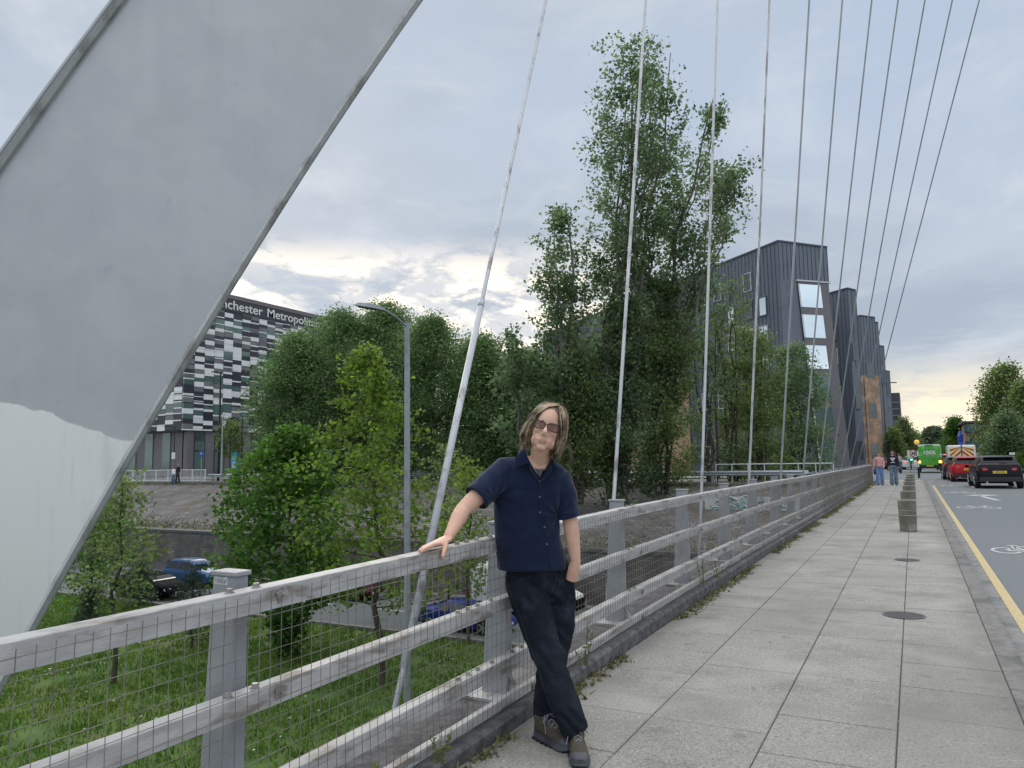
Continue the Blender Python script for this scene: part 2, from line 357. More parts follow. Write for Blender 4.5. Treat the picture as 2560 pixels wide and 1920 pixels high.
for c in range(34):
    cx, cy = -34+26*rnd.random(), 6+20*rnd.random()
    for i in range(rnd.randint(2, 10)):
        x, y = cx+rnd.gauss(0, .5), cy+rnd.gauss(0, .6); z = LOWZ+.2+.06*rnd.random(); r = .028
        V += [(x-r, y-r, z), (x+r, y-r, z+.01), (x+r, y+r, z+.02), (x-r, y+r, z+.01)]
o = npmesh('daisies', V, 4, m_daisy); o['kind'] = 'stuff'; o['label'] = 'small white daisies dotted through the long grass'
# ---- bridge deck
CZY = [(-8, -.02), (1.2, -.02), (3.5, .0), (6, .035), (8.5, .043), (12.5, .035), (19, -.005), (36, -.065), (50, -.11)]
def cz(y):
    for (a, p), (b, q) in zip(CZY[:-1], CZY[1:]):
        if y <= b: return p+(q-p)*(max(y, a)-a)/(b-a)
    return CZY[-1][1]
DY0, DY1 = -9., 49.6
mb = MB(); mb.box(-2.74, 18.5, DY0, DY1, -1.15, -.16)
mb.box(-3.25, -2.74, DY0, DY1, -.75, -.32)
for y in range(-8, 49, 4): mb.box(-3.2, 0, y, y+.3, -1.9, -1.15)
S(obj('bridge_deck', mb, mat('deck steel', (.12, .12, .125), (.17, .17, .17), scale=2)))
mb = MB(); mb.box(-2.08, .455, DY0, 51., -.16, -.012); S(obj('pavement_bed', mb, m_dirt))
# paving slabs, each a real slab with its joint
mb = MB(); cols = [-2.075, -1.445, -.793, -.165, .4575]
for ci, (a, b) in enumerate(zip(cols[:-1], cols[1:])):
    y = -6+rnd.random()*.1+[.35, 0, .0, .28][ci]
    while y < 51:
        l = .63 if rnd.random() < .8 else .94
        j = lambda: rnd.uniform(-.0022, .0022)
        g = .003; z0, z1 = -.05, 0.; h = j(), j(), j(), j(); e = .004
        A = [(a+g, y+g), (b-g, y+g), (b-g, y+l-g), (a+g, y+l-g)]; B = [(a+g+e, y+g+e), (b-g-e, y+g+e), (b-g-e, y+l-g-e), (a+g+e, y+l-g-e)]
        vs = [(p[0], p[1], z0) for p in A]+[(p[0], p[1], -.005) for p in A]+[(p[0], p[1], z1+q) for p, q in zip(B, h)]
        fs = [(i, (i+1) % 4, 4+(i+1) % 4, 4+i) for i in range(4)]+[(4+i, 4+(i+1) % 4, 8+(i+1) % 4, 8+i) for i in range(4)]+[(8, 9, 10, 11)]
        mb.add(vs, fs); y += l
pv = S(obj('pavement', mb, m_conc))
# add dark speckle and dirt streaks to the paving material
def refine_paving():
    nt = m_conc.node_tree; N = nt.nodes; L = nt.links; b = N['Principled BSDF']; src = b.inputs['Base Color'].links[0].from_socket
    tc = N.new('ShaderNodeTexCoord')
    def noi(s, d, st=(1, 1, 1)):
        mp = N.new('ShaderNodeMapping'); mp.inputs['Scale'].default_value = st; L.new(tc.outputs['Object'], mp.inputs[0]); n = N.new('ShaderNodeTexNoise'); n.inputs['Scale'].default_value = s; n.inputs['Detail'].default_value = d; L.new(mp.outputs[0], n.inputs[0]); return n.outputs[0]
    def lay(src, f, a, bb, amt, c):
        r = N.new('ShaderNodeMapRange'); r.interpolation_type = 'SMOOTHSTEP'; L.new(f, r.inputs[0]); r.inputs[1].default_value = a; r.inputs[2].default_value = bb; r.inputs[4].default_value = amt
        m = N.new('ShaderNodeMix'); m.data_type = 'RGBA'; L.new(r.outputs[0], m.inputs[0]); L.new(src, m.inputs[6]); m.inputs[7].default_value = (*c, 1); return m.outputs[2]
    src = lay(src, noi(75, 2), .54, .66, .65, (.10, .10, .095)); src = lay(src, noi(85, 2, (1, 1, 7)), .55, .66, .6, (.46, .455, .43)); src = lay(src, noi(9, 1), .715, .74, .4, (.11, .108, .10)); src = lay(src, noi(.45, 6, (1, .5, 1)), .5, .66, .45, (.15, .148, .14))
    src = lay(src, noi(2.2, 5, (.4, 1, 1)), .5, .7, .5, (.19, .19, .18)); src = lay(src, noi(.9, 4), .52, .7, .4, (.40, .40, .375))
    # foot-worn grime towards the kerb and the upstand
    sp = N.new('ShaderNodeSeparateXYZ'); L.new(tc.outputs['Object'], sp.inputs[0]); ab = N.new('ShaderNodeMath'); ab.operation = 'ABSOLUTE'; L.new(sp.outputs[0], ab.inputs[0])
    w = N.new('ShaderNodeMath'); w.operation = 'ADD'; L.new(ab.outputs[0], w.inputs[0]); n = N.new('ShaderNodeMath'); n.operation = 'MULTIPLY'; L.new(noi(3, 5), n.inputs[0]); n.inputs[1].default_value = .5; L.new(n.outputs[0], w.inputs[1])
    src = lay(src, w.outputs[0], 1.25, 1.62, .6, (.155, .15, .135)); L.new(src, b.inputs['Base Color'])
refine_paving()
mb = MB(); y = -6.
while y < 50.8:
    mb.box(.458, .613, y+.004, y+.91, -.16, .004); y += .914
S(obj('kerb', mb, m_kerb, bevel=.012))
mb = MB(); mb.box(.615, .80, DY0, 50.8, -.14, -.092); S(obj('channel', mb, m_channel))
mb = MB(); mb.box(.457, .459, -6, 50, -.1, -.004); mb.box(.613, .616, -6, 50, -.12, -.09); S(obj('joint_dirt', mb, m_dirt))
mb = MB(); V = [(.80, DY0), (8.2, DY0), (8.2, 400), (.80, 400)]; mb.quad((.80, DY0, -.1), (8.2, DY0, -.1), (8.2, 420, -.1), (.8, 420, -.1))
mb.quad((-5.6, 51.2, -.104), (.8, 51.2, -.104), (.8, 420, -.104), (-5.6, 420, -.104)); mb.quad((-5.6, 51.2, -.104), (-40, 51.2, -.104), (-40, 57, -.104), (-5.6, 57, -.104))
S(obj('road', mb, m_asph))
mb = MB(); mb.quad((.765, -6, -.087), (.865, -6, -.087), (.865, 44.5, -.087), (.765, 44.5, -.087)); mb.box(.74, .80, -6, -5.9, -.1, -.09)
S(obj('yellow_line', mb, m_yellow))
mb = MB(); mb.box(-9.5, -5.6, 57.2, 420, -.2, .02); mb.box(8.2, 14., 20, 420, -.2, .02); S(obj('far_pavement', mb, m_conc))
mb = MB(); mb.box(8.2, 17.5, DY0, 20, -.2, .02); S(obj('opposite_pavement', mb, m_conc))
mb = MB(); mb.quad((-1.9, 50.1, .004), (.3, 50.1, .004), (.3, 50.95, .004), (-1.9, 50.95, .004)); S(obj('tactile_paving', mb, mat('buff tactile', (.42, .36, .25), (.5, .43, .3), scale=8)))
# road markings: cycle symbols, arrow, give-way dashes
def flat(name, polys, x, y, sx, sy, z=-.096, **k):
    mb = MB()
    for p in polys: mb.add([(x+q[0]*sx, y+q[1]*sy, z) for q in p], [tuple(range(len(p)))])
    return S(obj(name, mb, m_white, **k))
def rseg(a, b, w):
    d = Vector((b[0]-a[0], b[1]-a[1])); d.normalize(); n = Vector((-d.y, d.x))*w/2; return [(a[0]-n.x, a[1]-n.y), (b[0]-n.x, b[1]-n.y), (b[0]+n.x, b[1]+n.y), (a[0]+n.x, a[1]+n.y)]
def ringp(cx, cy, r, w, n=20): return [[(cx+(r)*math.cos(t), cy+r*math.sin(t)), (cx+(r)*math.cos(t2), cy+r*math.sin(t2)), (cx+(r-w)*math.cos(t2), cy+(r-w)*math.sin(t2)), (cx+(r-w)*math.cos(t), cy+(r-w)*math.sin(t))] for t, t2 in [(2*math.pi*i/n, 2*math.pi*(i+1)/n) for i in range(n)]]
bike = ringp(.22, .22, .22, .05)+ringp(.88, .22, .22, .05)+[rseg(a, b, .05) for a, b in [((.22, .22), (.42, .55)), ((.42, .55), (.78, .55)), ((.78, .55), (.52, .2)), ((.52, .2), (.36, .6)), ((.52, .2), (.22, .22)), ((.88, .22), (.76, .68)), ((.7, .68), (.84, .72)), ((.3, .62), (.45, .62))]]
def ground_pt(cx, cy, ox=2150, oy=1050, s=.18535): return onz(ox+cx*s, oy+cy*s, -.1)
for (a, b, sc) in [((2065, 330), (2300, 330), 1), ]:
    p = onz(1400+2062*.5244, 1200+345*.5244, -.1); flat('cycle_marking', bike, p[0], p[1]-.1, 1.0, 2.0)
p = ground_pt(1310, 1195); flat('cycle_marking', bike, p[0], p[1], 1.05, 2.4)
p = ground_pt(1135, 988); flat('cycle_marking', bike, p[0], p[1], 1.05, 2.4)
p = ground_pt(1000, 893); flat('cycle_marking', bike, p[0], p[1], 1.1, 2.6)
arrow = [rseg((.0, 0), (-.0, 1.3), .16), [(-.42, 1.1), (.36, 1.1), (-.02, 2.0)]]
p = ground_pt(1820, 1085); flat('arrow_marking', [[(.0, 0), (.2, 0), (-.18, 1.6), (-.34, 1.6)], [(-.75, 1.75), (-.2, 1.35), (.5, 1.85), (-.2, 2.0)]], p[0], p[1], 1, 2.1)
dash = [[(0, 0), (.5, 0), (.5, .15), (0, .15)]]
for i in range(7): flat('dashed_line', [[(0, 0), (.12, 0), (.12, 2.), (0, 2.)]], 4.65, 24+i*6., 1, 1)
for i in range(8): flat('give_way_line', [[(0, 0), (.6, 0), (.6, .3), (0, .3)]], -5+i*.9, 52, 1, 1, z=-.099)
for xx, yy in ((1.4, 54.5), (2.6, 57.5)): flat('lane_marking', [[(0, 0), (1.8, 0), (1.8, .35), (0, .35)]], xx, yy, 1, 1)
flat('lane_marking', [[(0, 0), (.13, 0), (.13, 3.6), (0, 3.6)]], 2.4, 42, 1, 1)
for i in range(9): flat('lane_marking', [[(0, 0), (.12, 0), (.12, 3.), (0, 3.)]], 4.6, 66+i*9., 1, 1)
# manholes
for yy, rr in ((8.11, .165), (12.34, .15)):
    t = thing('manhole_cover', ['round iron manhole cover nearest the camera in the pavement', 'smaller iron cover in the pavement farther from the camera'][yy > 10], 'manhole cover', (-.168, yy, 0), group='covers in the pavement')
    mb = MB(); mb.tube([(-.168, yy, -.02), (-.168, yy, .006)], rr, n=32); obj('lid', mb, mat('cast iron', (.05, .047, .05), (.085, .08, .085), scale=30, rough=.6, bump=.5, metal=.3), t)
    mb = MB()
    for i in range(32):
        a, b = 2*math.pi*i/32, 2*math.pi*(i+1)/32; mb.quad(*[(-.168+r*math.cos(q), yy+r*math.sin(q), .008) for r, q in ((rr, a), (rr, b), (rr+.018, b), (rr+.018, a))])
    obj('rim', mb, mat('iron rim', (.12, .12, .12), rough=.6), t)
# litter specks on the paving: uncountable
V = []
for i in range(520):
    y = 3+abs(rnd.gauss(0, 14)); x = rnd.choice([rnd.uniform(-2.06, -1.85), rnd.uniform(-2, .45), .63+.06*rnd.random()]); r = rnd.uniform(.002, .006); a = rnd.random()*3; z = .004 if x < .45 else -.088
    c, s_ = math.cos(a)*r, math.sin(a)*r; V += [(x+c, y+s_, z), (x-s_, y+c*2, z+.002), (x-c, y-s_, z), (x+s_, y-c*2, z+.001)]
o = npmesh('litter', V, 4, mat('litter', (.6, .6, .58), (.12, .11, .1), scale=3, lo=.45, hi=.55)); o['kind'] = 'stuff'; o['label'] = 'tiny scraps of grit and litter on the paving'
# ---- upstand, ledge and parapet
mb = MB()
ys = [-6]+[y*1.0 for y in range(-4, 50, 2)]+[49.6]
rings = [[(-2.075, y, -.15), (-2.075, y, .055+cz(y)), (-2.095, y, .072+cz(y)), (-2.30, y, .05+cz(y)), (-2.74, y, .035+cz(y)), (-2.74, y, -.9), (-2.3, y, -.9)] for y in ys]
mb.ring(rings); S(obj('parapet_plinth', mb, m_ledge))
m_galv = mat('galvanised steel', (.27, .28, .305), (.34, .35, .37), scale=3, rough=.5, bump=.12, metal=.15, c3=(.25, .25, .25), s3=3.5, bscale=60)
m_rail = mat('weathered rail steel', (.37, .37, .37), (.48, .48, .475), scale=9, rough=.6, bump=.2, metal=.1, c3=(.21, .19, .165), s3=5.5, stretch=(1, .6, 2.5), bscale=50)
m_wire = mat('mesh wire', (.27, .25, .225), (.17, .155, .14), scale=6, rough=.5, metal=.4)
m_bolt = mat('bolt steel', (.42, .42, .41), (.25, .23, .2), scale=30, rough=.5, metal=.5)
pp = thing('bridge_parapet', 'long grey steel post and rail parapet with wire mesh beside the pavement', 'parapet', (-2.2, 2, 0))
PY = [-2.22+2.14*i for i in range(25)]
for nm, z0, z1, d0, d1 in (('top_rail', .968, 1.052, -2.163, -2.242), ('middle_rail', .615, .69, -2.163, -2.236), ('lower_rail', .265, .345, -2.163, -2.236), ('bottom_rail', .075, .125, -2.165, -2.21)):
    mb = MB(); mb.ring([[(d0, y, z0+cz(y)), (d0, y, z1-.003+cz(y)), (d0-.003, y, z1+cz(y)), (d1, y, z1+cz(y)), (d1, y, z0+cz(y))] for y in [-1.98+k*2 for k in range(26)]+[49.4]])
    r_ = obj(nm, mb, m_rail, pp)
    mb = MB()
    for i, y in enumerate(PY[1:9]):
        pass
    if nm != 'bottom_rail':
        for i, y in enumerate(PY[1:7]):
            if y < 0: continue
            for dy in ((-.145, -.02)+((-.75, -.65, -.545, -.39) if 4 < y < 5 else ())):
                b = MB(); zz = z1+cz(y+dy+.05); xx = (d0+d1)/2; yy = y+dy+.05
                b.tube([(xx, yy, zz-.005), (xx, yy, zz+.004)], .018, n=14); b.tube([(xx, yy, zz+.003), (xx, yy, zz+.017)], .0125, n=6)
                obj('bolt', b, m_bolt, r_)
for i, y in enumerate(PY):
    if y < .0: continue
    z = cz(y); mb = MB(); y0, y1 = y, y+.07
    # tapered box post leaning out below
    mb.ring([[(-2.285, y0, zz+z), (-2.285, y1, zz+z), (xo, y1, zz+z), (xo, y0, zz+z)] for zz, xo in ((.04, -2.47), (.3, -2.45), (.7, -2.425), (1.09, -2.40))])
    po = obj('post', mb, m_galv, pp, bevel=.006)
    mb = MB(); mb.box(-2.41, -2.275, y0-.006, y1+.006, 1.09+z, 1.108+z); mb.box(-2.262, -2.285, y0-.06, y1+.06, 1.0+z, 1.03+z)
    obj('cap', mb, m_galv, po, bevel=.004)
    if i == 2:
        mb = MB(); mb.quad((-2.392, y0-.0015, 1.058+z), (-2.318, y0-.0015, 1.058+z), (-2.318, y0-.0015, 1.088+z), (-2.392, y0-.0015, 1.088+z)); st0 = obj('sticker', mb, m_white, po)
        mb = MB(); mb.tube([(-2.385+k*.0055, y0-.003, 1.073+z+.009*math.sin(k*1.9)) for k in range(12)], .0012, n=4); obj('scribble', mb, m_bolt, st0)
    mb = MB(); mb.box(-2.60, -2.20, y0-.13, y1+.10, .045+z, .062+z)
    mb.prism([(-2.285, .062+z), (-2.21, .062+z), (-2.285, .17+z)], y0+.02, y1-.02, 'y'); pl = obj('base_plate', mb, m_rail, po)
    if y < 14:
        for bx, by in ((-2.24, -.09), (-2.24, .13), (-2.55, -.09)):
            b = MB(); b.tube([(bx, y0+by, .06+z), (bx, y0+by, .085+z)], .019, n=6); b.tube([(bx, y0+by, .08+z), (bx, y0+by, .11+z)], .009, n=8); obj('bolt', b, m_bolt, pl)
    for zc, zz in (('b', .655), ('c', .31), ('d', .1), ('a', 1.015)):
        mb = MB(); yy = y-.0+.12; mb.cbox((-2.158, yy, zz+z), (.006, .055, .04), tilt=Matrix.Rotation(.35 if (i+ord(zc)) % 3 == 0 else 0, 3, 'X')); mb.tube([(-2.155, yy, zz+z), (-2.145, yy, zz+z)], .008, n=6)
        if (i*4) < 100: obj('clamp', mb, m_bolt, pp)
# mesh: one welded panel to a bay
def wire(mb, pts, r=.0017):
    mb.tube(pts, r, n=4, caps=False, ref=(.7, .7, .1))
for i, y in enumerate(PY[:-1]):
    mb = MB(); zc = cz(y+1); x = -2.152
    wob = lambda yy, k: (.010*noise.noise((yy*.9, k*1.7, 5)) + (.03*math.exp(-((yy-4.15)/.16)**2)*math.exp(-((k*.055-.75)/.25)**2)))
    sag = lambda yy, k: .007*noise.noise((yy*1.1, k*.8, 9))*(1 if y < 30 else 2)
    nz = 17 if y < 30 else 13; dz = 1.0/(nz-1)
    for k in range(nz):
        zz = .012+k*dz; pts = []
        for q in range(12):
            yy = y+q*2.14/11; pts.append((x+wob(yy, k*dz*18), yy, zz+cz(yy)+sag(yy, k*dz*18)))
        wire(mb, pts, (.0014 if y < 9 else .0018) if y < 20 else .0024)
    nv = 40 if y < 26 else 28
    for q in range(nv):
        yy = y+q*2.14/nv; wire(mb, [(x+wob(yy, k*4)+.003, yy+.004*noise.noise((yy*3, k, 2)), .012+k*.2+cz(yy)) for k in [0, 1, 2, 3, 4, 5.13]], (.0014 if y < 9 else .0018) if y < 20 else .0024)
    obj('mesh_panel', mb, m_wire, pp)
# little torn sticker on the first post
po = None
M = frameM(onx(494, 1489, -2.43)+np.array([0, -.02, 0]), (1, 0, 0), (0, 0, 1))
# weeds at the foot of the upstand
pts = []
for i in range(2400):
    y = 3.2+46*rnd.random()**.9
    if noise.noise((y*.55, 1, 7)) > (-.05 if y < 12 else -.25): pts.append((-2.06+abs(rnd.gauss(0, .035+.002*y)), y, 0))
tufts('weeds', pts, .035, 6, m_weed, 'low green and brown weeds growing in the joint beside the upstand', wd=.008, spread=.02, lean=.8)
m_stalk = leafmat('stalk leaf', (.10, .14, .04), (.18, .17, .06), .3, .3)
for k, (y, h) in enumerate(((2.7, .16), (3.15, .2), (4.95, .3), (8.3, .36), (9.0, .3))):
    pl = thing('weed_plant', ['small leafy weed in front of the lower rail at the bottom edge', 'flowering weed beside the leaning man at the plinth', 'tall thin weed growing through the mesh past the man', 'dry bushy weed by the upstand before the bollards', 'brown stalk weed just beyond the dry bushy one'][k], 'weed', (-2.1, y, .05), group='weeds rooted in the plinth joint')
    mb = MB(); V = []
    for s_ in range(5):
        a = rnd.random()*6.28; e = Vector((-2.09+math.cos(a)*h*.25, y+math.sin(a)*h*.35, .03+h*rnd.uniform(.6, 1.1))); b0 = Vector((-2.09, y, .03)); mb.tube([b0, b0.lerp(e, .5)+Vector((0, 0, .02)), e], .0018, n=4)
        for q in range(12):
            p = b0.lerp(e, rnd.uniform(.2, 1)); d = Vector((rnd.gauss(0, 1), rnd.gauss(0, 1), rnd.gauss(.4, .6))).normalized()*rnd.uniform(.012, .03); n_ = d.orthogonal().normalized()*d.length*.35
            V += [p, p+d*.5+n_, p+d, p+d*.5-n_]
    obj('stem', mb, m_stalk, pl); npmesh('leaves', [tuple(v) for v in V], 4, m_stalk, pl)
# ---- bollards
m_boll = mat('bollard concrete', (.13, .12, .095), (.21, .20, .17), scale=5, rough=.95, bump=.7, c3=(.30, .29, .26), s3=3.5, bscale=40)
bl = None
labs = ['squat weathered concrete bollard nearest the camera, with two worn bands', 'second concrete bollard in the row', 'third concrete bollard in the row', 'fourth concrete bollard in the row', 'fifth concrete bollard in the row', 'sixth concrete bollard in the row', 'seventh concrete bollard, last before the junction']
for i, y in enumerate((17.0, 21.2, 24.9, 28.6, 32.1, 35.6, 39.2)):
    if bl is None:
        bl = thing('bollard', labs[0], 'bollard', (-.17, y, 0), group='concrete bollards along the pavement')
        mb = MB(); pr = [(.0, .14), (.015, .147), (.02, .149), (.30, .157), (.315, .153), (.33, .158), (.40, .159), (.415, .154), (.43, .160), (.60, .165), (.612, .158)]
        mb.ring([[(-w, -w*.95, z), (w, -w*.95, z), (w*1.02, w*.9, z), (-w*1.02, w*.9, z)] for z, w in pr]); obj('body', mb, m_boll, bl, local=True, bevel=.006)
        mb = MB()
        for z in (.315, .415): mb.ring([[(-w, -w*.97, zz), (w, -w*.97, zz), (w, w*.9, zz), (-w, w*.9, zz)] for zz, w in ((z-.008, .1575), (z+.008, .1575))])
        obj('band', mb, mat('worn band', (.36, .35, .31), (.2, .19, .16), scale=12), bl, local=True)
    else:
        c = copy_tree(bl); c.location = (-.17, y, 0); c['label'] = labs[i]; c.rotation_euler = (0, 0, rnd.uniform(-.06, .06))
# ================================================================== THE ARCH AND ITS CABLES
ang = math.radians(40); AP = Vector((-11.5, 6.1, 0)); AD = Vector((math.cos(ang), math.sin(ang), 0)); AN = Vector((math.sin(ang), -math.cos(ang), 0))  # AN: towards the camera
S0, ZT, AA = 24.2, 24.0, 25.75/24.2**2
def intr(s): return Vector((s, ZT-AA*(s-S0)**2))
def extr(s, k=0.):
    p = intr(s); d = Vector((1, -2*AA*(s-S0))).normalized(); n = Vector((-d.y, d.x)); w = 3.62-1.4*min(1, max(0, (s-6)/20)) if s <= S0 else 2.22+1.4*min(1, max(0, (s-S0)/20))
    return p+n*(w+k)
def apt(q, off): return AP+AD*q.x+AN*off+Vector((0, 0, q.y))
m_arch = mat('arch silver paint', (.43, .445, .47), (.475, .49, .51), scale=.9, rough=.42, bump=.04, metal=.25, det=3)
def arch_mat():
    nt = m_arch.node_tree; N = nt.nodes; L = nt.links; b = N['Principled BSDF']; src = b.inputs['Base Color'].links[0].from_socket; tc = N.new('ShaderNodeTexCoord')
    def noi(s, d, st=(1, 1, 1), rough=.6):
        mp = N.new('ShaderNodeMapping'); mp.inputs['Scale'].default_value = st; L.new(tc.outputs['Object'], mp.inputs[0]); n = N.new('ShaderNodeTexNoise'); n.inputs['Scale'].default_value = s; n.inputs['Detail'].default_value = d; n.inputs['Roughness'].default_value = rough; L.new(mp.outputs[0], n.inputs[0]); return n.outputs[0]
    def lay(src, f, a, bb, amt, c):
        r = N.new('ShaderNodeMapRange'); r.interpolation_type = 'SMOOTHSTEP'; L.new(f, r.inputs[0]); r.inputs[1].default_value = a; r.inputs[2].default_value = bb; r.inputs[4].default_value = amt
        m = N.new('ShaderNodeMix'); m.data_type = 'RGBA'; L.new(r.outputs[0], m.inputs[0])
        (L.new(src, m.inputs[6]) if not isinstance(src, tuple) else None)
        if isinstance(c, tuple): m.inputs[7].default_value = (*c, 1)
        else: L.new(c, m.inputs[7])
        return m.outputs[2]
    # rain streaks running down the plate
    src = lay(src, noi(3.2, 4, (1, 1, .05)), .5, .75, .30, (.52, .535, .555)); src = lay(src, noi(2.1, 4, (1, 1, .07)), .54, .78, .25, (.34, .355, .38)); src = lay(src, noi(.6, 5), .5, .68, .35, (.385, .395, .40))
    src = lay(src, noi(3.3, 2, rough=.3), .745, .77, .2, (.30, .32, .35))
    # brighter anti-graffiti paint on the foot, its upper edge uneven
    sp = N.new('ShaderNodeSeparateXYZ'); L.new(tc.outputs['Object'], sp.inputs[0])
    dt = N.new('ShaderNodeVectorMath'); dt.operation = 'DOT_PRODUCT'; L.new(tc.outputs['Object'], dt.inputs[0]); dt.inputs[1].default_value = tuple(AD)
    ad = N.new('ShaderNodeMath'); ad.operation = 'MULTIPLY_ADD'; L.new(dt.outputs['Value'], ad.inputs[0]); ad.inputs[1].default_value = .33; L.new(sp.outputs[2], ad.inputs[2])
    nn = N.new('ShaderNodeMath'); nn.operation = 'MULTIPLY_ADD'; L.new(noi(1.6, 3), nn.inputs[0]); nn.inputs[1].default_value = .35; L.new(ad.outputs[0], nn.inputs[2])
    wc = N.new('ShaderNodeRGB'); wc.outputs[0].default_value = (.78, .785, .785, 1); w2 = lay(wc.outputs[0], noi(4, 5, (1, 1, .12)), .5, .7, .5, (.58, .60, .605)); w2 = lay(w2, noi(1.1, 4), .5, .68, .35, (.79, .81, .82)); w2 = lay(w2, noi(7, 7, (1, 1, .6), .75), .70, .76, .7, (.16, .13, .12)); w2 = lay(w2, noi(11, 4, (1, 1, .05)), .63, .76, .22, (.42, .42, .43))
    r = N.new('ShaderNodeMapRange'); L.new(nn.outputs[0], r.inputs[0]); ARCHZ = 2.66+1.75-.05; r.inputs[1].default_value = ARCHZ-.012; r.inputs[2].default_value = ARCHZ+.012; r.inputs[3].default_value = 1; r.inputs[4].default_value = 0
    m = N.new('ShaderNodeMix'); m.data_type = 'RGBA'; L.new(r.outputs[0], m.inputs[0]); L.new(src, m.inputs[6]); L.new(w2, m.inputs[7]); L.new(m.outputs[2], b.inputs['Base Color'])
arch_mat()
ar = thing('bridge_arch', 'huge silver painted steel arch leg leaning up across the left of the view', 'arch', AP+Vector((0, 0, -1.75)))
SS = [-1.5+k*.35 for k in range(150)]; SS = [s for s in SS if s <= 2*S0+1.5]
mb = MB(); mb.ring([[apt(intr(s), 0), apt(extr(s), 0), apt(extr(s, -.25), -1.25), apt(intr(s)+(extr(s)-intr(s))*.42, -1.25)] for s in SS])
obj('web', mb, m_arch, ar)
m_edge = mat('arch edge steel', (.46, .475, .48), (.36, .37, .375), scale=3, rough=.55, bump=.3, c3=(.24, .235, .225), s3=3., metal=.1, bscale=20, stretch=(1, 1, .6))
for nm, f0, f1, a, b in (('lower_flange', lambda s: intr(s)-(extr(s)-intr(s)).normalized()*.085, lambda s: intr(s)+(extr(s)-intr(s)).normalized()*.02,   .055, -.06), ('upper_flange', lambda s: extr(s)-(extr(s)-intr(s)).normalized()*.04, lambda s: extr(s, .07), .09, -.5)):
    mb = MB(); mb.ring([[apt(f0(s), a-.02), apt((f0(s)+f1(s))/2, a+.03), apt(f1(s), a-.01), apt(f1(s), b), apt(f0(s), b)] for s in SS]); obj(nm, mb, m_edge, ar)
mb = MB(); mb.ring([[apt(extr(s, .02), .085), apt(extr(s, .05), .135), apt(extr(s, .08), .135), apt(extr(s, .10), .085)] for s in SS]); obj('edge_bead', mb, m_arch, ar)
CA = [(1180, 1545*0, 850, 1545), (1395, 0, 1325, 1093)]; DS = 2560/2212
CI = [((1180*DS, 0), (850*DS, 1545*DS)), ((1395*DS, 0), (1325*DS, 1093*DS))]
for xt, xb in zip((1550, 1662, 1748, 1820, 1883, 1940, 1998, 2057, 2115), ((1754, 1225), (1872.7, 1200), (1951.7, 1188), (2008.7, 1175), (2049, 1173), (2080.6, 1167), (2105.5, 1163), (2126, 1161), (2145, 1159))): CI.append(((xt*DS, 0), xb))
m_cable = mat('cable sleeve', (.50, .525, .55), (.42, .44, .47), scale=2, rough=.5, c3=(.20, .20, .21), s3=9, stretch=(1, 1, .25), bump=.2)
m_cable2 = mat('cable grey', (.36, .37, .39), (.27, .28, .30), scale=3, rough=.5, stretch=(1, 1, .3))
cl = ['thick white cable nearest the camera, running down behind the man\'s hand', 'second cable from the left, ending behind the post right of the man', 'third cable from the left, in front of the tall poplars', 'fourth cable from the left, over the right side of the poplars', 'fifth cable from the left, in front of the dark building', 'sixth cable from the left, before the building corner', 'seventh cable from the left', 'eighth cable from the left', 'ninth cable from the left', 'tenth cable, second from the right', 'last and rightmost of the slanting cables']
for i, (a, b) in enumerate(CI):
    n = np.cross(ray(*a), ray(*b)); X, Z = -2.98, 0.; Y = -(n[0]*X+n[2]*(Z-EYE))/n[1]; A = Vector((X, Y, Z))
    best = min((abs(float(np.dot(n/np.linalg.norm(n), np.array(apt(intr(s), -.5))-EYEP))), s) for s in np.arange(1., 2*S0-2, .02)); B = apt(intr(best[1]), -.5)
    t = thing('stay_cable', cl[i], 'cable', A+Vector((0, 0, -.5)), group='slanting stay cables hung from the arch')
    d = (B-A).normalized(); mb = MB(); r = .021 if i else .020
    mb.tube([A-d*.6, A+d*1, B], r if i < 3 else .022, n=10); obj('strand', mb, m_cable if i < 3 else (m_cable if i == 3 else m_cable2), t, smooth=True)
    if i == 0:
        mb = MB(); mb.tube([A+d*.2, A+d*3.35], .0285, n=14); mb.tube([A+d*3.35, A+d*3.42], .030, n=14); obj('sleeve', mb, m_cable, t, smooth=True)
    mb = MB(); mb.tube([A-d*.7, A-d*.25], .045, n=10); mb.cbox(A+Vector((.1, 0, -.45)), (.3, .14, .3)); obj('anchor', mb, m_galv, t)
# ================================================================== BUILDINGS
m_white_p = mat('white cladding', (.74, .76, .78), (.8, .82, .84), scale=.3, rough=.4)
m_dark_p = mat('dark cladding', (.03, .032, .045), (.045, .047, .06), scale=.3, rough=.35)
m_grey_p = mat('grey cladding', (.13, .135, .15), (.20, .205, .21), scale=.3, rough=.35)
m_glass = mat('window glass', (.05, .075, .08), (.09, .12, .125), scale=.2, rough=.06, spec=.9, metal=.2)
m_gglass = mat('green glass', (.09, .15, .145), (.13, .2, .19), scale=.3, rough=.08, spec=.8, metal=.2)
m_mirror = mat('reflective glass', (.82, .88, .88), rough=.04, metal=1.)
m_brown_c = mat('plum grey cladding', (.14, .13, .145), (.16, .15, .165), scale=.2, rough=.5)
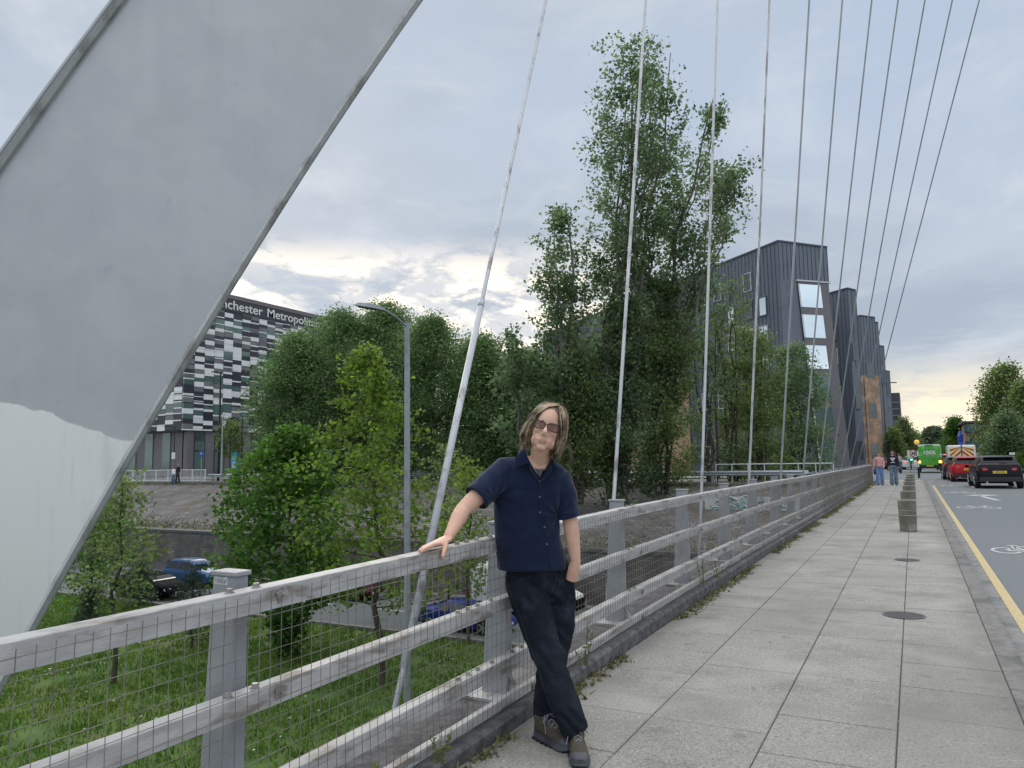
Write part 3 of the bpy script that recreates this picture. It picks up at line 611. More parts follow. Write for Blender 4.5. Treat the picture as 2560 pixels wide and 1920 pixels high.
# ---- university block with banded facade parallel to the bridge
UX = -86.
un = thing('university_building', 'tall university block with black and white banded cladding and white lettering, left background', 'building', (UX-20, 90, -.1))
mb = MB(); mb.box(UX-45, UX-.35, 68.6, 128, 6, 25.9); mb.box(UX-44, UX-1.2, 69.6, 127, -.2, 6.2); obj('core', mb, m_dark_p, un)
mb = MB(); cw = 1.62
def panels(P, ex, n, w0, up0, up1, mb):
    for c in range(n):
        z = up0
        a = P+ex*(c*w0+.03); b = P+ex*((c+1)*w0-.03); off = Vector((ex.y, -ex.x, 0))
        while z < up1:
            fl = (z-up0) % 4.05; win = (1.5 < fl < 3.3)
            r = rnd.random(); r = r*.8
            if r < .42: h = rnd.uniform(.10, .22); m = rnd.choice([0, 0, 0, 1])
            elif r < .72: h = rnd.uniform(.55, .75); m = rnd.choice([0, 1, 2])
            else: h = rnd.uniform(.4, .75); m = 1
            if win and rnd.random() < .5: m = 3 if h > .3 else 0
            h = min(h, up1-z); o = off*rnd.uniform(.0, .06)*(1 if m == 0 else .3)
            t = .06 if m != 3 else .0
            A, B = a+o, b+o
            mb.add([(A.x, A.y, z+.015), (B.x, B.y, z+.015), (B.x, B.y, z+h), (A.x, A.y, z+h), (A.x-off.x*.3, A.y-off.y*.3, z+.015), (B.x-off.x*.3, B.y-off.y*.3, z+.015), (B.x-off.x*.3, B.y-off.y*.3, z+h), (A.x-off.x*.3, A.y-off.y*.3, z+h)],
                   [(0, 1, 2, 3), (0, 4, 5, 1), (3, 2, 6, 7), (1, 5, 6, 2), (0, 3, 7, 4)], m); z += h
panels(Vector((UX, 68.2, 0)), Vector((0, 1, 0)), 36, cw, 6.15, 23.5, mb)
panels(Vector((UX-12*cw-.3, 68.2, 0)), Vector((1, 0, 0)), 12, cw, 6.15, 23.5, mb)
obj('banded_cladding', mb, [m_white_p, m_dark_p, m_grey_p, m_gglass], un)
mb = MB(); mb.box(UX-45, UX+.1, 68., 128, 23.5, 25.35, 0); mb.box(UX-45, UX+.2, 67.9, 128, 25.35, 25.95, 1); obj('parapet_band', mb, [m_dark_p, m_brown_c], un)
ya = ony(667, 780, 1)[0:0]
y0 = onx(667, 780, UX)[1]; y1 = onx(797, 812, UX)[1]; tsz = 1.85
M = frameM((UX+.14, 0, 0), (0, 1, 0), (0, 0, 1))
mt = mat('sign letters', (.75, .76, .76), rough=.5)
def fit_text(s, ya, yb, z, size, par, xx=UX+.14):
    o = text_mesh(s, size, Matrix.Identity(4), 0.03, mt, 'lettering', None, bold=.012)
    xs = [v.co.x for v in o.data.vertices]; k = (yb-ya)/(max(xs)-min(xs)); x0 = min(xs)
    o.data.transform(Matrix.Translation((-x0, 0, 0))); o.data.transform(Matrix.Diagonal((k, 1, 1, 1))); o.data.transform(frameM((xx, ya, z), (0, 1, 0), (0, 0, 1))); o.data.transform(Matrix.Translation(-wloc(par))); o.parent = par
    return k
k = (y1-y0)
fit_text('Metropolitan', y0, y1, 23.85, 1.9, un)
e1 = onx(655, 780, UX)[1]; fit_text('Manchester', e1-k*.90, e1, 23.85, 1.9, un); fit_text('University', y1+.9, y1+.9+k*.78, 23.85, 1.9, un)
# serifs give the letters their roman look: small feet under the stems are part of the sign mesh scale, too fine to see
mb = MB(); mb.box(UX-1.2, UX-.3, 69.2, 127.5, .0, 6.1); obj('ground_floor_wall', mb, m_brown_c, un)
mb = MB(); mb.box(UX-44, UX-1, 69.2, 69.6, .0, 6.1); obj('ground_floor_wall', mb, m_brown_c, un)
y = 70.4
for i in range(16):
    wd = 1.6
    for z0, z1, m in ((.5, 3.3, m_gglass), (3.5, 4.75, m_gglass), (4.85, 6.0, m_glass)):
        f = MB(); f.box(UX-.32, UX-.22, y, y+wd, z0, z1); w_ = obj('window', f, m, un)
    f = MB(); f.box(UX-.32, UX-.2, y-.08, y, .4, 6.05); f.box(UX-.32, UX-.2, y+wd, y+wd+.08, .4, 6.05); f.box(UX-.32, UX-.19, y, y+wd, 3.3, 3.45); obj('frame', f, m_dark_p, w_)
    y += 3.35
for i in range(4):
    f = MB(); x = UX-3.5-i*3.6; f.box(x-1.6, x, 69.05, 69.25, .5, 5.9); obj('window', f, m_gglass, un)
# ---- zinc clad residences standing at 45 degrees to the street
def zincmat():
    m = mat('zinc cladding', (.135, .157, .195), (.155, .178, .215), scale=.25, rough=.45, metal=.35, c3=(.12, .14, .175), s3=.5); return m
m_zinc = zincmat(); m_seam = mat('zinc seam', (.085, .10, .13), rough=.5, metal=.3)
m_obrick = brickmat('orange brick', (.36, .24, .16), (.42, .28, .19), (.34, .26, .2), .9, .3, .02, 'XZ')
m_frame = mat('white trim', (.6, .62, .64), rough=.5)
LD = Vector((-.755, .656, 0)).normalized(); RD = Vector((.695, .72, 0)).normalized()
def wallq(mb, a, b, z0, z1, m=0, la=None, lb=None):
    """vertical strip from a to b; optional different bottom points"""
    la = la or a; lb = lb or b; mb.quad((la.x, la.y, z0), (lb.x, lb.y, z0), (b.x, b.y, z1), (a.x, a.y, z1), m)
def seams(mb, a, b, z0, z1, nrm, step=.55):
    L_ = (b-a).length; n = int(L_/step); d = (b-a).normalized()
    for i in range(n+1):
        p = a+d*i*L_/n; q = p+nrm*.045; mb.add([(p.x-d.x*.02, p.y-d.y*.02, z0), (q.x-d.x*.02, q.y-d.y*.02, z0), (q.x+d.x*.02, q.y+d.y*.02, z0), (p.x+d.x*.02, p.y+d.y*.02, z0), (p.x-d.x*.02, p.y-d.y*.02, z1), (q.x-d.x*.02, q.y-d.y*.02, z1), (q.x+d.x*.02, q.y+d.y*.02, z1), (p.x+d.x*.02, p.y+d.y*.02, z1)], [(0, 4, 5, 1), (1, 5, 6, 2), (2, 6, 7, 3), (4, 7, 6, 5)])
def block(C0, H, Ll, Lr, label, brickh=0., big=False, Hl=None):
    C0 = Vector((C0[0], C0[1], 0)); A = C0+LD*Ll; B = C0+RD*Lr; D = A+RD*Lr*2.2; E_ = B+LD*Ll; Hl = Hl or H; Nl = Vector((-LD.y*1, LD.x, 0)); Nl = -Nl if Nl.y > 0 else Nl; Nr = Vector((RD.y, -RD.x, 0))
    t = thing('residence_block', label, 'building', (C0.x, C0.y, 0), group='dark zinc residence blocks along the street')
    zt = H-4.1 if big else H*.55
    mb = MB(); mb.add([(A.x, A.y, -.2), (C0.x, C0.y, -.2), (B.x, B.y, -.2), (E_.x, E_.y, -.2), (A.x, A.y, Hl), (C0.x, C0.y, H), (B.x, B.y, H-.2), (E_.x, E_.y, Hl-.2)], [(0, 1, 5, 4), (1, 2, 6, 5), (2, 3, 7, 6), (3, 0, 4, 7), (4, 5, 6, 7), (0, 3, 2, 1)]); obj('walls', mb, m_zinc, t)
    mb = MB(); seams(mb, C0+Nl*.0, A, .0, min(H, Hl)-.1, Nl, .6); seams(mb, C0, B, zt, H-.2, Nr, .5); obj('standing_seams', mb, m_seam, t)
    mb = MB(); e = .12
    for p, q, h1, h2, n in ((A, C0, Hl, H, Nl), (C0, B, H, H-.2, Nr)):
        mb.add([(p.x, p.y, h1-.05), (q.x, q.y, h2-.05), (q.x+n.x*e, q.y+n.y*e, h2-.05), (p.x+n.x*e, p.y+n.y*e, h1-.05), (p.x, p.y, h1+.12), (q.x, q.y, h2+.12), (q.x+n.x*e, q.y+n.y*e, h2+.12), (p.x+n.x*e, p.y+n.y*e, h1+.12)], [(0, 1, 2, 3), (4, 7, 6, 5), (3, 2, 6, 7), (0, 3, 7, 4), (1, 5, 6, 2)])
    obj('roof_edge', mb, m_seam, t)
    if brickh:
        mb = MB(); K = RD*Lr; a = C0+Nl*.06; b_ = A+Nl*.06; c = B+Nr*.06; a = a+Nr*.06
        for p, q in ((b_, a), (a, c)):
            mb.quad((p.x, p.y, -.1), (q.x, q.y, -.1), (q.x, q.y, brickh), (p.x, p.y, brickh))
        obj('brick_base', mb, m_obrick, t)
    if big:
        mb = MB()
        for s0, s1, zt_ in ((17, 25, 11.5), (25.2, 36, 8.5)): a = C0+LD*s0+Nl*.12; b_ = C0+LD*s1+Nl*.12; mb.quad((b_.x, b_.y, -.1), (a.x, a.y, -.1), (a.x, a.y, zt_), (b_.x, b_.y, zt_))
        obj('brick_base', mb, m_obrick, t)
    fl = 3.15
    # windows of the left-receding face
    nfl = int((min(H, Hl)-1.5)/fl)
    for fz in range(nfl):
        z0 = .9+fz*fl
        if z0+1.9 > min(H, Hl)-2: continue
        k = 0; s = 2.2
        while s < Ll-2.5:
            a = C0+LD*s+Nl*.05; b_ = C0+LD*(s+1.25)+Nl*.05
            if rnd.random() < .85:
                f = MB(); f.quad((b_.x, b_.y, z0), (a.x, a.y, z0), (a.x, a.y, z0+1.9), (b_.x, b_.y, z0+1.9)); w_ = obj('window', f, m_mirror if (big and s < 9 and fz > 2 and k % 3 != 1) else m_glass, t)
                f = MB()
                for p, q, za, zb in ((a, b_, z0-.08, z0), (a, b_, z0+1.9, z0+1.98)): mid = (p+q)/2; f.cbox((mid.x+Nl.x*.04, mid.y+Nl.y*.04, (za+zb)/2), ((q-p).length+.16, .1, zb-za), rz=math.atan2(LD.y, LD.x))
                for p in (a, b_): f.cbox((p.x+Nl.x*.04, p.y+Nl.y*.04, z0+.95), (.07, .1, 1.9), rz=math.atan2(LD.y, LD.x))
                if Ll < 40 or s < 14: obj('frame', f, m_brown_c if fz % 2 else m_frame, w_)
            s += 3.1 if k % 2 else 2.3; k += 1
    # street face: tall strips of dark panels and glazing
    if big:
        mb = MB(); K = Lr
        # leaning lower skin, slanting out towards the street as it comes down
        bot = B+RD*.5+Nr*.55; topp = B-RD*.55+Nr*.02
        for s0, s1, m in ((0, .10, 0), (.80, 1.0, 1)):
            pass
        a0 = C0+RD*K*.34+Nr*.08; a1 = C0+RD*K*.56+Nr*.3; b0 = B+Nr*.08-RD*.25; b1 = B+RD*1.2+Nr*.35
        mb.quad((a1.x, a1.y, 0), (b1.x, b1.y, 0), (b0.x, b0.y, zt), (a0.x, a0.y, zt)); mb.quad((b1.x, b1.y, 0), (b1.x+LD.x*4, b1.y+LD.y*4, 0), (b0.x+LD.x*4, b0.y+LD.y*4, zt), (b0.x, b0.y, zt)); obj('leaning_screen', mb, m_brown_c, t)
        def on(u, z):
            w = z/zt; a = a1.lerp(a0, w); b_ = b1.lerp(b0, w); p = a.lerp(b_, u)+Nr*.04; return (p.x, p.y, z)
        z = zt-.25
        for k in range(6):
            zz0, zz1 = z-2.55, z-.1
            if zz0 < 0: break
            f = MB(); u1 = .74-.03*k; f.quad(on(.05, zz0), on(u1, zz0), on(u1, zz1), on(.05, zz1)); w_ = obj('window', f, m_mirror if k < 3 else m_gglass, t)
            f = MB(); f.quad(on(.0, zz0-.0), on(.05, zz0), on(.05, zz1), on(.0, zz1)); obj('frame', f, m_frame, w_); z -= 3.25
        mb = MB(); mb.cbox(((C0.x+RD.x*K*.34+B.x)/2, (C0.y+RD.y*K*.34+B.y)/2, zt+.02), ((B-C0).length*.7, .35, .14), rz=math.atan2(RD.y, RD.x)); obj('white_trim', mb, m_frame, t)
    else:
        n = max(1, int(Lr/1.6))
        for j in range(n):
            for fz in range(int(H*.75/fl)):
                a = C0+RD*(Lr*(j+.15)/n)+Nr*.09; b_ = C0+RD*(Lr*(j+.72)/n)+Nr*.09; z0 = 1+fz*fl
                if (j+fz) % 2 == 0: f = MB(); f.quad((a.x, a.y, z0), (b_.x, b_.y, z0), (b_.x, b_.y, z0+2.3), (a.x, a.y, z0+2.3)); obj('window', f, m_glass, t)
    return t
def cpos(px, py, H): 
    r = ray(px, py); k = (H-EYE)/r[2]; return EYEP+r*k
q = cpos(1945, 603, 24.0); b1 = block(q, 24., 62, 6.2, 'nearest dark zinc residence block, its corner towards the bridge, with big mirror windows', big=True, Hl=24.)
b2p = cpos(2118, 721, 23.0); block(b2p, 23., 7.5, 1.3, 'second zinc residence block, just right of the nearest corner block')
q = cpos(2151, 789, 23.5); block(q, 23.5, 6.5, 2.8, 'third zinc residence block, standing on a tall orange brick base', brickh=14.)
q = cpos(2174, 803, 25.); block(q, 25., 6., 1.8, 'fourth zinc residence block, narrow, behind the one with the brick base')
q = cpos(2193, 863, 25.); block(q, 25., 7., 1.8, 'fifth zinc residence block farther down the street')
q = cpos(2210, 926, 23.); block(q, 23., 7., 1.8, 'sixth and farthest of the stepped zinc residence blocks')
# low plinth wing with the dark name board
t = thing('entrance_wing', 'low grey entrance wing with a dark name board under the residence blocks', 'building', (-10.5, 88, 0))
a = onz(2060, 1165, .2); mb = MB(); mb.box(-16, -8.2, 89.5, 104, -.2, 4.4); obj('walls', mb, m_zinc, t); mb = MB(); mb.box(-13.2, -8.6, 89.3, 89.5, 2.2, 3.5); obj('name_board', mb, mat('board black', (.012, .014, .02), rough=.4), t)
M = frameM((-13.0, 89.26, 2.55), (1, 0, 0), (0, 0, 1)); text_mesh('Birley Fields', .75, M, .01, mt, 'lettering', t)
for x in (-15.6, -10.2): f = MB(); f.box(x, x+2, 89.38, 89.5, .1, 2.1); obj('window', f, m_gglass, t)
# orange and grey low block at the end of the row
t = thing('brick_building', 'orange brick block with narrow windows between the zinc residences', 'building', (-9, 150, 0))
mb = MB(); mb.box(-20, -6.2, 118, 136, -.2, 13.5); obj('walls', mb, m_obrick, t)
for j in range(5):
    for k in range(4): f = MB(); f.box(-6.22, -6.15, 119.5+j*3.2, 120.6+j*3.2, 1.2+k*3.1, 3.2+k*3.1); obj('window', f, m_glass, t)
q = at(2236, 1150, 300); t = thing('tower_block', 'dark glass and steel block under scaffold at the far end of the left row', 'building', (q[0], q[1], 0))
top = at(2236, 981, 300)[2]; mb = MB(); mb.box(q[0]-4.4, q[0]+3.4, q[1], q[1]+20, -1, top); obj('walls', mb, m_dark_p, t)
for k in range(8): f = MB(); f.box(q[0]-4.5, q[0]+3.6, q[1]-.3, q[1]-.05, 4+k*2.6, 4.5+k*2.6); obj('floor_band', f, m_zinc, t)
# right hand brick flats and terrace
m_rbrick = brickmat('red brick', (.26, .10, .06), (.33, .14, .09), (.3, .22, .18), .45, .15, .02, 'YZ')
q = at(2438, 1150, 112); top = at(2438, 1052, 112)[2]; t = thing('brick_flats', 'red brick flats with blue balconies and oversailing roof, right of the street', 'building', (q[0], q[1], 0))
x0, yy = at(2421, 1150, 112)[0], q[1]; mb = MB(); mb.box(x0, x0+9, yy, yy+16, -.2, top-.3); obj('walls', mb, m_rbrick, t); mb = MB(); mb.box(x0-.5, x0+9.5, yy-.5, yy+16.5, top-.3, top); obj('roof', mb, m_dark_p, t)
mb = MB(); mb.box(x0+.1, x0+1.7, yy-.05, yy, .5, top-.5); obj('pale_bay', mb, mat('pale render', (.45, .42, .38)), t)
for k in range(2):
    f = MB(); f.box(x0-.3, x0+3.1, yy-1.1, yy-.05, 2.3+k*2.35, 2.45+k*2.35); bb = obj('balcony', f, m_dark_p, t); f = MB(); f.box(x0-.3, x0+3.1, yy-1.14, yy-1.08, 2.45+k*2.35, 3.4+k*2.35); obj('glass_panel', f, mat('teal glass', (.05, .12, .15), rough=.15, metal=.2), bb)
    for j in range(2): f = MB(); f.box(x0+.4+j*2, x0+1.5+j*2, yy-.09, yy-.04, .4+k*2.35, 1.9+k*2.35); obj('window', f, m_frame if j else m_glass, t)
t = thing('brick_terrace', 'red brick terrace with pale window strips nearer on the right of the street', 'building', (12, 88, 0))
mb = MB(); mb.box(10.3, 20, 86, 112, -.2, 5.6); obj('walls', mb, m_rbrick, t); mb = MB(); mb.prism([(10, 5.6), (20.3, 5.6), (15, 8.6)], 85.6, 112.4, 'y'); obj('roof', mb, m_dark_p, t)
for j in range(5): f = MB(); f.box(10.22, 10.32, 87.5+j*4.8, 89+j*4.8, .8, 4.8); obj('window', f, m_frame, t)
t = thing('garden_wall', 'red brick wall behind the right pavement', 'wall', (14.2, 60, 0)); mb = MB(); mb.box(9.9, 10.25, 44, 85, -.2, 1.9); obj('brickwork', mb, m_rbrick, t); mb = MB(); mb.box(9.85, 10.3, 44, 85, 1.9, 2.0); obj('coping', mb, m_conc, t)
# ================================================================== STREET FURNITURE
m_lampg = mat('lamp post grey', (.30, .335, .37), (.36, .39, .43), scale=2, rough=.45, metal=.3, c3=(.25, .27, .29), s3=5)
m_black = mat('black paint', (.012, .013, .015), rough=.4)
# tall grey lamp on the low ground
lp = onz(1018, 1760, -4.6); lpd = 19.5; base = at(1018, 1620, lpd); base[2] = LOWZ
t = thing('street_lamp', 'tall grey street lamp on the low lawn rising past the bridge, close behind the railing', 'street lamp', base, group='street lamps')
topz = at(1018, 792, lpd)[2]; B0 = Vector(base); mb = MB(); mb.tube([B0, B0+Vector((0, 0, 1.2)), B0+Vector((0, 0, 1.21)), Vector((B0.x, B0.y, topz-1)), Vector((B0.x, B0.y, topz-.95))], [.11, .105, .092, .075, .07], n=16); obj('post', mb, m_lampg, t, smooth=False, auto=.6)
T0 = Vector((B0.x, B0.y, topz)); hd = Vector(at(935, 766, lpd)); nk = Vector(at(957, 773, lpd)); mb = MB(); mb.tube([Vector((B0.x, B0.y, topz-1.0)), T0], .072, n=16); mb.tube([T0+Vector((0, 0, -.12)), T0.lerp(nk, .5)+Vector((0, 0, .0)), nk], .028, n=8); obj('arm', mb, m_lampg, t, auto=.6)
tip = Vector(at(890, 762, lpd)); d = (tip-nk).normalized(); sd = d.cross(Vector((0, 0, 1))).normalized()
mb = MB(); L_ = (tip-nk).length+.08; P0_ = nk-d*.06
mb.ring([[P0_+d*L_*u+sd*w+Vector((0, 0, -.03)), P0_+d*L_*u+sd*w*.8+Vector((0, 0, h)), P0_+d*L_*u-sd*w*.8+Vector((0, 0, h)), P0_+d*L_*u-sd*w+Vector((0, 0, -.03))] for u, w, h in ((0, .05, .03), (.15, .11, .07), (.5, .15, .085), (.85, .13, .055), (1, .06, .0))]); hh = obj('lamp_head', mb, m_lampg, t, auto=.6)
mb = MB(); mb.ring([[P0_+d*L_*u+sd*w+Vector((0, 0, z)), P0_+d*L_*u-sd*w+Vector((0, 0, z)), P0_+d*L_*u-sd*w*.7+Vector((0, 0, z-.025)), P0_+d*L_*u+sd*w*.7+Vector((0, 0, z-.025))] for u, w, z in ((.3, .09, -.032), (.9, .08, -.032))]); obj('lens', mb, m_glass, hh)
def simple_lamp(px, topy, dep, label, style='arm', botz=-.15, r=.07, m=None, armpx=-14):
    m = m or m_black; P = at(px, topy, dep); Z = P[2]; P = Vector((P[0], P[1], 0)); t = thing('street_lamp', label, 'street lamp', (P.x, P.y, botz), group='street lamps')
    mb = MB(); mb.tube([(P.x, P.y, botz), (P.x, P.y, Z)], [r, r*.6], n=8); obj('post', mb, m, t)
    mb = MB(); s = armpx*dep/FPX; rt = Vector(CAMR); 
    if style == 'arm': mb.tube([Vector((P.x, P.y, Z-.1)), Vector((P.x, P.y, Z))+rt*s], r*.4, n=6); mb.cbox(Vector((P.x, P.y, Z+.02))+rt*s*1.25, (.22, .6, .09), rz=math.atan2(rt.y, rt.x)+1.57)
    elif style == 'hook': mb.tube([Vector((P.x, P.y, Z-.3)), Vector((P.x, P.y, Z+.15))+rt*s*.25, Vector((P.x, P.y, Z+.25))+rt*s*.6, Vector((P.x, P.y, Z+.05))+rt*s], r*.5, n=6); mb.sphere(Vector((P.x, P.y, Z-.15))+rt*s, (.2, .2, .22), 10, 6)
    if style != 'none': obj('lamp_head', mb, m, t)
    return t
simple_lamp(437, 1066, 72, 'short black lamp column left of the white railing end, university side', armpx=-14)
simple_lamp(552, 930, 76, 'tallest black lamp column in front of the university facade', armpx=-12, r=.13)
simple_lamp(557, 1042, 74, 'pale lamp column with a curved swan neck before the university', 'hook', m=mat('pale lamp', (.4, .43, .46), rough=.5), armpx=9, r=.085)
simple_lamp(606, 1042, 73, 'black column right of the swan neck lamp, university side', 'none', r=.10)
simple_lamp(2270, 1052, 95, 'thin black lamp column left of the beacon, down the street', armpx=-8, r=.06)
simple_lamp(2256, 1046, 110, 'thin black lamp column against the street trees on the left', armpx=-8, r=.06)
simple_lamp(2206, 957, 78, 'black lamp column reaching over the road from the residences', armpx=22, r=.06)
simple_lamp(2516, 990, 62, 'black lamp column in front of the big tree at right', 'arm', armpx=-14, r=.07)
simple_lamp(2465, 1048, 90, 'slim black column by the red brick flats', 'none', r=.07)
# white pedestrian railing on the far bank
ra = onx(300, 1185, -83)
def railing(name, A, B, H, label, n, picket=True, m=None):
    m = m or m_frame; A, B = Vector(A), Vector(B); t = thing(name, label, 'railing', A); d = B-A
    mb = MB(); mb.tube([A+Vector((0, 0, H)), B+Vector((0, 0, H))], .035, n=6); obj('top_rail', mb, m, t); mb = MB(); mb.tube([A+Vector((0, 0, H*.12 if picket else H*.5)), B+Vector((0, 0, H*.12 if picket else H*.5))], .03, n=6); obj('lower_rail', mb, m, t)
    k = n//10 if picket else n
    for i in range(k+1): mb = MB(); p = A+d*i/k; mb.tube([p, p+Vector((0, 0, H*1.04))], .06 if picket else .035, n=6); obj('post', mb, m, t)
    if picket: mb = MB(); [mb.tube([A+d*i/n+Vector((0, 0, H*.12)), A+d*i/n+Vector((0, 0, H))], .02, n=4, caps=False) for i in range(n)]; obj('pickets', mb, m, t)
A_ = ony(250, 1204, 49.3); B_ = ony(513, 1206, 49.3); A_[2] = B_[2] = -.12
railing('guard_railing', A_, (B_[0], B_[1], -.12), 1.15, 'white picket railing on the far bank left of the crash barrier', 90)
A_ = ony(1790, 1180, 50.2); B_ = ony(2120, 1180, 50.2)
railing('guard_railing', (A_[0], A_[1], -.15), (-4.4, 50.6, -.15), 1.2, 'white two bar railing at the far abutment behind the parapet', 7, picket=False)
# crash barrier
A_ = ony(520, 1195, 49.8); t = thing('crash_barrier', 'long galvanised crash barrier along the top of the bank', 'barrier', (-40, 49.8, -.2))
mb = MB(); x0 = A_[0]; mb.ring([[(x, 49.8, .30), (x, 49.72, .38), (x, 49.8, .46), (x, 49.72, .54), (x, 49.8, .62), (x, 49.84, .46)] for x in (x0, -6)]); obj('beam', mb, m_lampg, t); mb = MB(); mb.ring([[(x, 51.8, .30), (x, 51.72, .46), (x, 51.8, .62), (x, 51.84, .46)] for x in (x0, -6)]); obj('beam', mb, m_lampg, t)
for i in range(20): mb = MB(); x = x0+.5+i*2.6; mb.box(x, x+.12, 49.84, 49.94, -.3, .6); obj('post', mb, m_lampg, t)
mb = MB(); mb.box(x0-14, -4, 48.9, 49.5, -.35, -.1); S(obj('bank_kerb', mb, m_kerb))
mb = MB(); mb.box(-84.8, -80, 52, 130, -.1, -.02); mb.box(-84, -10, 58, 64, -.1, -.02); S(obj('pavement', mb, m_conc)); mb = MB(); mb.quad((-80, 50.5, -.12), (-9.6, 50.5, -.12), (-9.6, 57.9, -.12), (-80, 57.9, -.12)); S(obj('road', mb, m_asphl))
# blue information totem, blue round sign, white plates
P = at(584, 1203, 74); hh = at(584, 1131, 74)[2]; t = thing('totem_sign', 'bright blue information totem with a white emblem by the university', 'sign', (P[0], P[1], -.1))
rt = Vector(CAMR); nf = Vector((CAMF[0], CAMF[1], 0)).normalized(); w = 12*74/FPX; M3 = lambda x, z, o: (P[0]+rt.x*x-nf.x*o, P[1]+rt.y*x-nf.y*o, z)
mb = MB(); mb.cbox((P[0], P[1], (hh-.1)/2), (w, .18, hh+.1), rz=math.atan2(rt.y, rt.x)); obj('panel', mb, mat('sign blue', (.02, .36, .62), rough=.4), t)
mb = MB()
for k in range(6):
    a = k*math.pi/3+.5; c = Vector((math.cos(a)*.17, math.sin(a)*.22)); b_ = Vector((math.cos(a+2.1)*.17, math.sin(a+2.1)*.22)); n_ = Vector((-(b_-c).y, (b_-c).x)).normalized()*.018
    z = hh-.55; mb.quad(M3(c.x-n_.x, z+c.y-n_.y, .1), M3(b_.x-n_.x, z+b_.y-n_.y, .1), M3(b_.x+n_.x, z+b_.y+n_.y, .1), M3(c.x+n_.x, z+c.y+n_.y, .1))
obj('emblem', mb, m_frame, t); mb = MB(); mb.quad(M3(-.15, 1.0, .1), M3(.16, 1.0, .1), M3(.16, 1.75, .1), M3(-.15, 1.75, .1)); obj('notice', mb, mat('pale blue', (.4, .6, .75)), t)
def pole_sign(px, py, dep, r, colr, label, ring=None, txt=None, square=None, polem=None, bot=-.15):
    P = Vector(at(px, py, dep)); t = thing('traffic_sign', label, 'sign', (P.x, P.y, bot)); mb = MB(); mb.tube([(P.x, P.y, bot), (P.x, P.y, P.z+.1)], .035, n=8); obj('pole', mb, polem or m_lampg, t)
    F = Vector((-CAMF[0], -CAMF[1], 0)).normalized(); X = Vector((-F.y, F.x, 0)); P = P+F*.05
    def disc(rr, o, m, nm):
        mb = MB(); mb.add([P+F*o+X*rr*math.cos(a)+Vector((0, 0, rr*math.sin(a))) for a in [2*math.pi*i/24 for i in range(24)]]+[P+F*(o-.02)+X*rr*math.cos(a)+Vector((0, 0, rr*math.sin(a))) for a in [2*math.pi*i/24 for i in range(24)]], [tuple(range(24)), tuple(range(47, 23, -1))]+[(i, 24+i, 24+(i+1) % 24, (i+1) % 24) for i in range(24)]); return obj(nm, mb, m, t)
    if square:
        mb = MB(); mb.cbox(P, (square[0], .03, square[1]), rz=math.atan2(X.y, X.x)); obj('plate', mb, colr, t)
    else:
        disc(r, 0, ring or colr, 'rim')
        if ring: disc(r*.78, .025, colr, 'plate')
    if txt: text_mesh(txt[0], txt[1], frameM(P+F*.04-Vector((0, 0, txt[1]*.35)), X, (0, 0, 1)), .004, txt[2], 'lettering', t, 'CENTER', bold=.012)
    return t
m_signw = mat('sign white', (.72, .73, .74), rough=.4); m_signr = mat('sign red', (.45, .03, .05), rough=.4); m_signb = mat('sign navy', (.03, .09, .3), rough=.4)
pole_sign(2281.5, 1133, 58, .26, m_signw, 'round red rimmed speed limit sign reading 30 beside the bollards', ring=m_signr, txt=('30', .34, m_black))
pole_sign(504, 1134, 70, .3, m_signb, 'round blue cycle sign on a pale pole at the white railing', txt=('1', .3, m_signw))
pole_sign(434, 1139, 71, .2, m_signw, 'small white notice plate on a pole by the person at the railing', square=(.32, .62))
pole_sign(2274, 1137, 70, .2, m_signw, 'white rectangular plate half behind the speed limit sign', square=(.5, .8))
pole_sign(2529, 1134, 60, .2, m_signw, 'small white street plate in front of the dark tree at right', square=(.42, .18))
pole_sign(2443, 1139, 75, .2, m_signw, 'white notice plate beside the chevron backed truck', square=(.36, .6))
# belisha beacon
P = Vector(at(2298, 1195, 52)); P.z = 0; hz = at(2293.5, 1106, 52)[2]
t = thing('beacon', 'black and white banded crossing beacon with a lit amber globe', 'beacon', (P.x, P.y, -.1)); 
for k in range(6): mb = MB(); z0 = -.1+k*(hz-.1)/6; mb.tube([(P.x, P.y, z0), (P.x, P.y, z0+(hz-.1)/6-.003)], .075 if k < 2 else .045, n=10); obj('post_band', mb, m_black if k in (0, 1, 3, 5) else m_signw, t)
mb = MB(); mb.sphere((P.x, P.y, hz+.02), .17, 14, 10); obj('globe', mb, mat('amber globe', (.75, .45, .08), rough=.3, emit=.35), t, smooth=True)
# traffic signals
for px, py, dep, lab in ((2277, 1150, 82, 'traffic light with a green lamp left of the green van'), (2377, 1148, 72, 'traffic light with a green lamp between the grey car and the truck')):
    P = Vector(at(px, py, dep)); t = thing('traffic_light', lab, 'traffic light', (P.x, P.y, -.1)); F = Vector((-CAMF[0], -CAMF[1], 0)).normalized(); rz = math.atan2(F.y, F.x)+math.pi/2
    mb = MB(); mb.tube([(P.x, P.y, -.1), (P.x, P.y, P.z)], .05, n=8); obj('pole', mb, m_black, t); mb = MB(); mb.cbox(P+Vector((0, 0, .35)), (.4, .2, 1.0), rz=rz); hd_ = obj('housing', mb, m_black, t)
    mb = MB(); mb.sphere(P+F*.12+Vector((0, 0, .03)), .12, 10, 6); obj('lamp', mb, mat('green lamp', (.1, .9, .6), emit=1.6), hd_); mb = MB(); mb.sphere(P+F*.1+Vector((0, 0, .35)), .11, 10, 6); mb.sphere(P+F*.1+Vector((0, 0, .67)), .11, 10, 6); obj('dark_lamps', mb, m_dark_p, hd_)
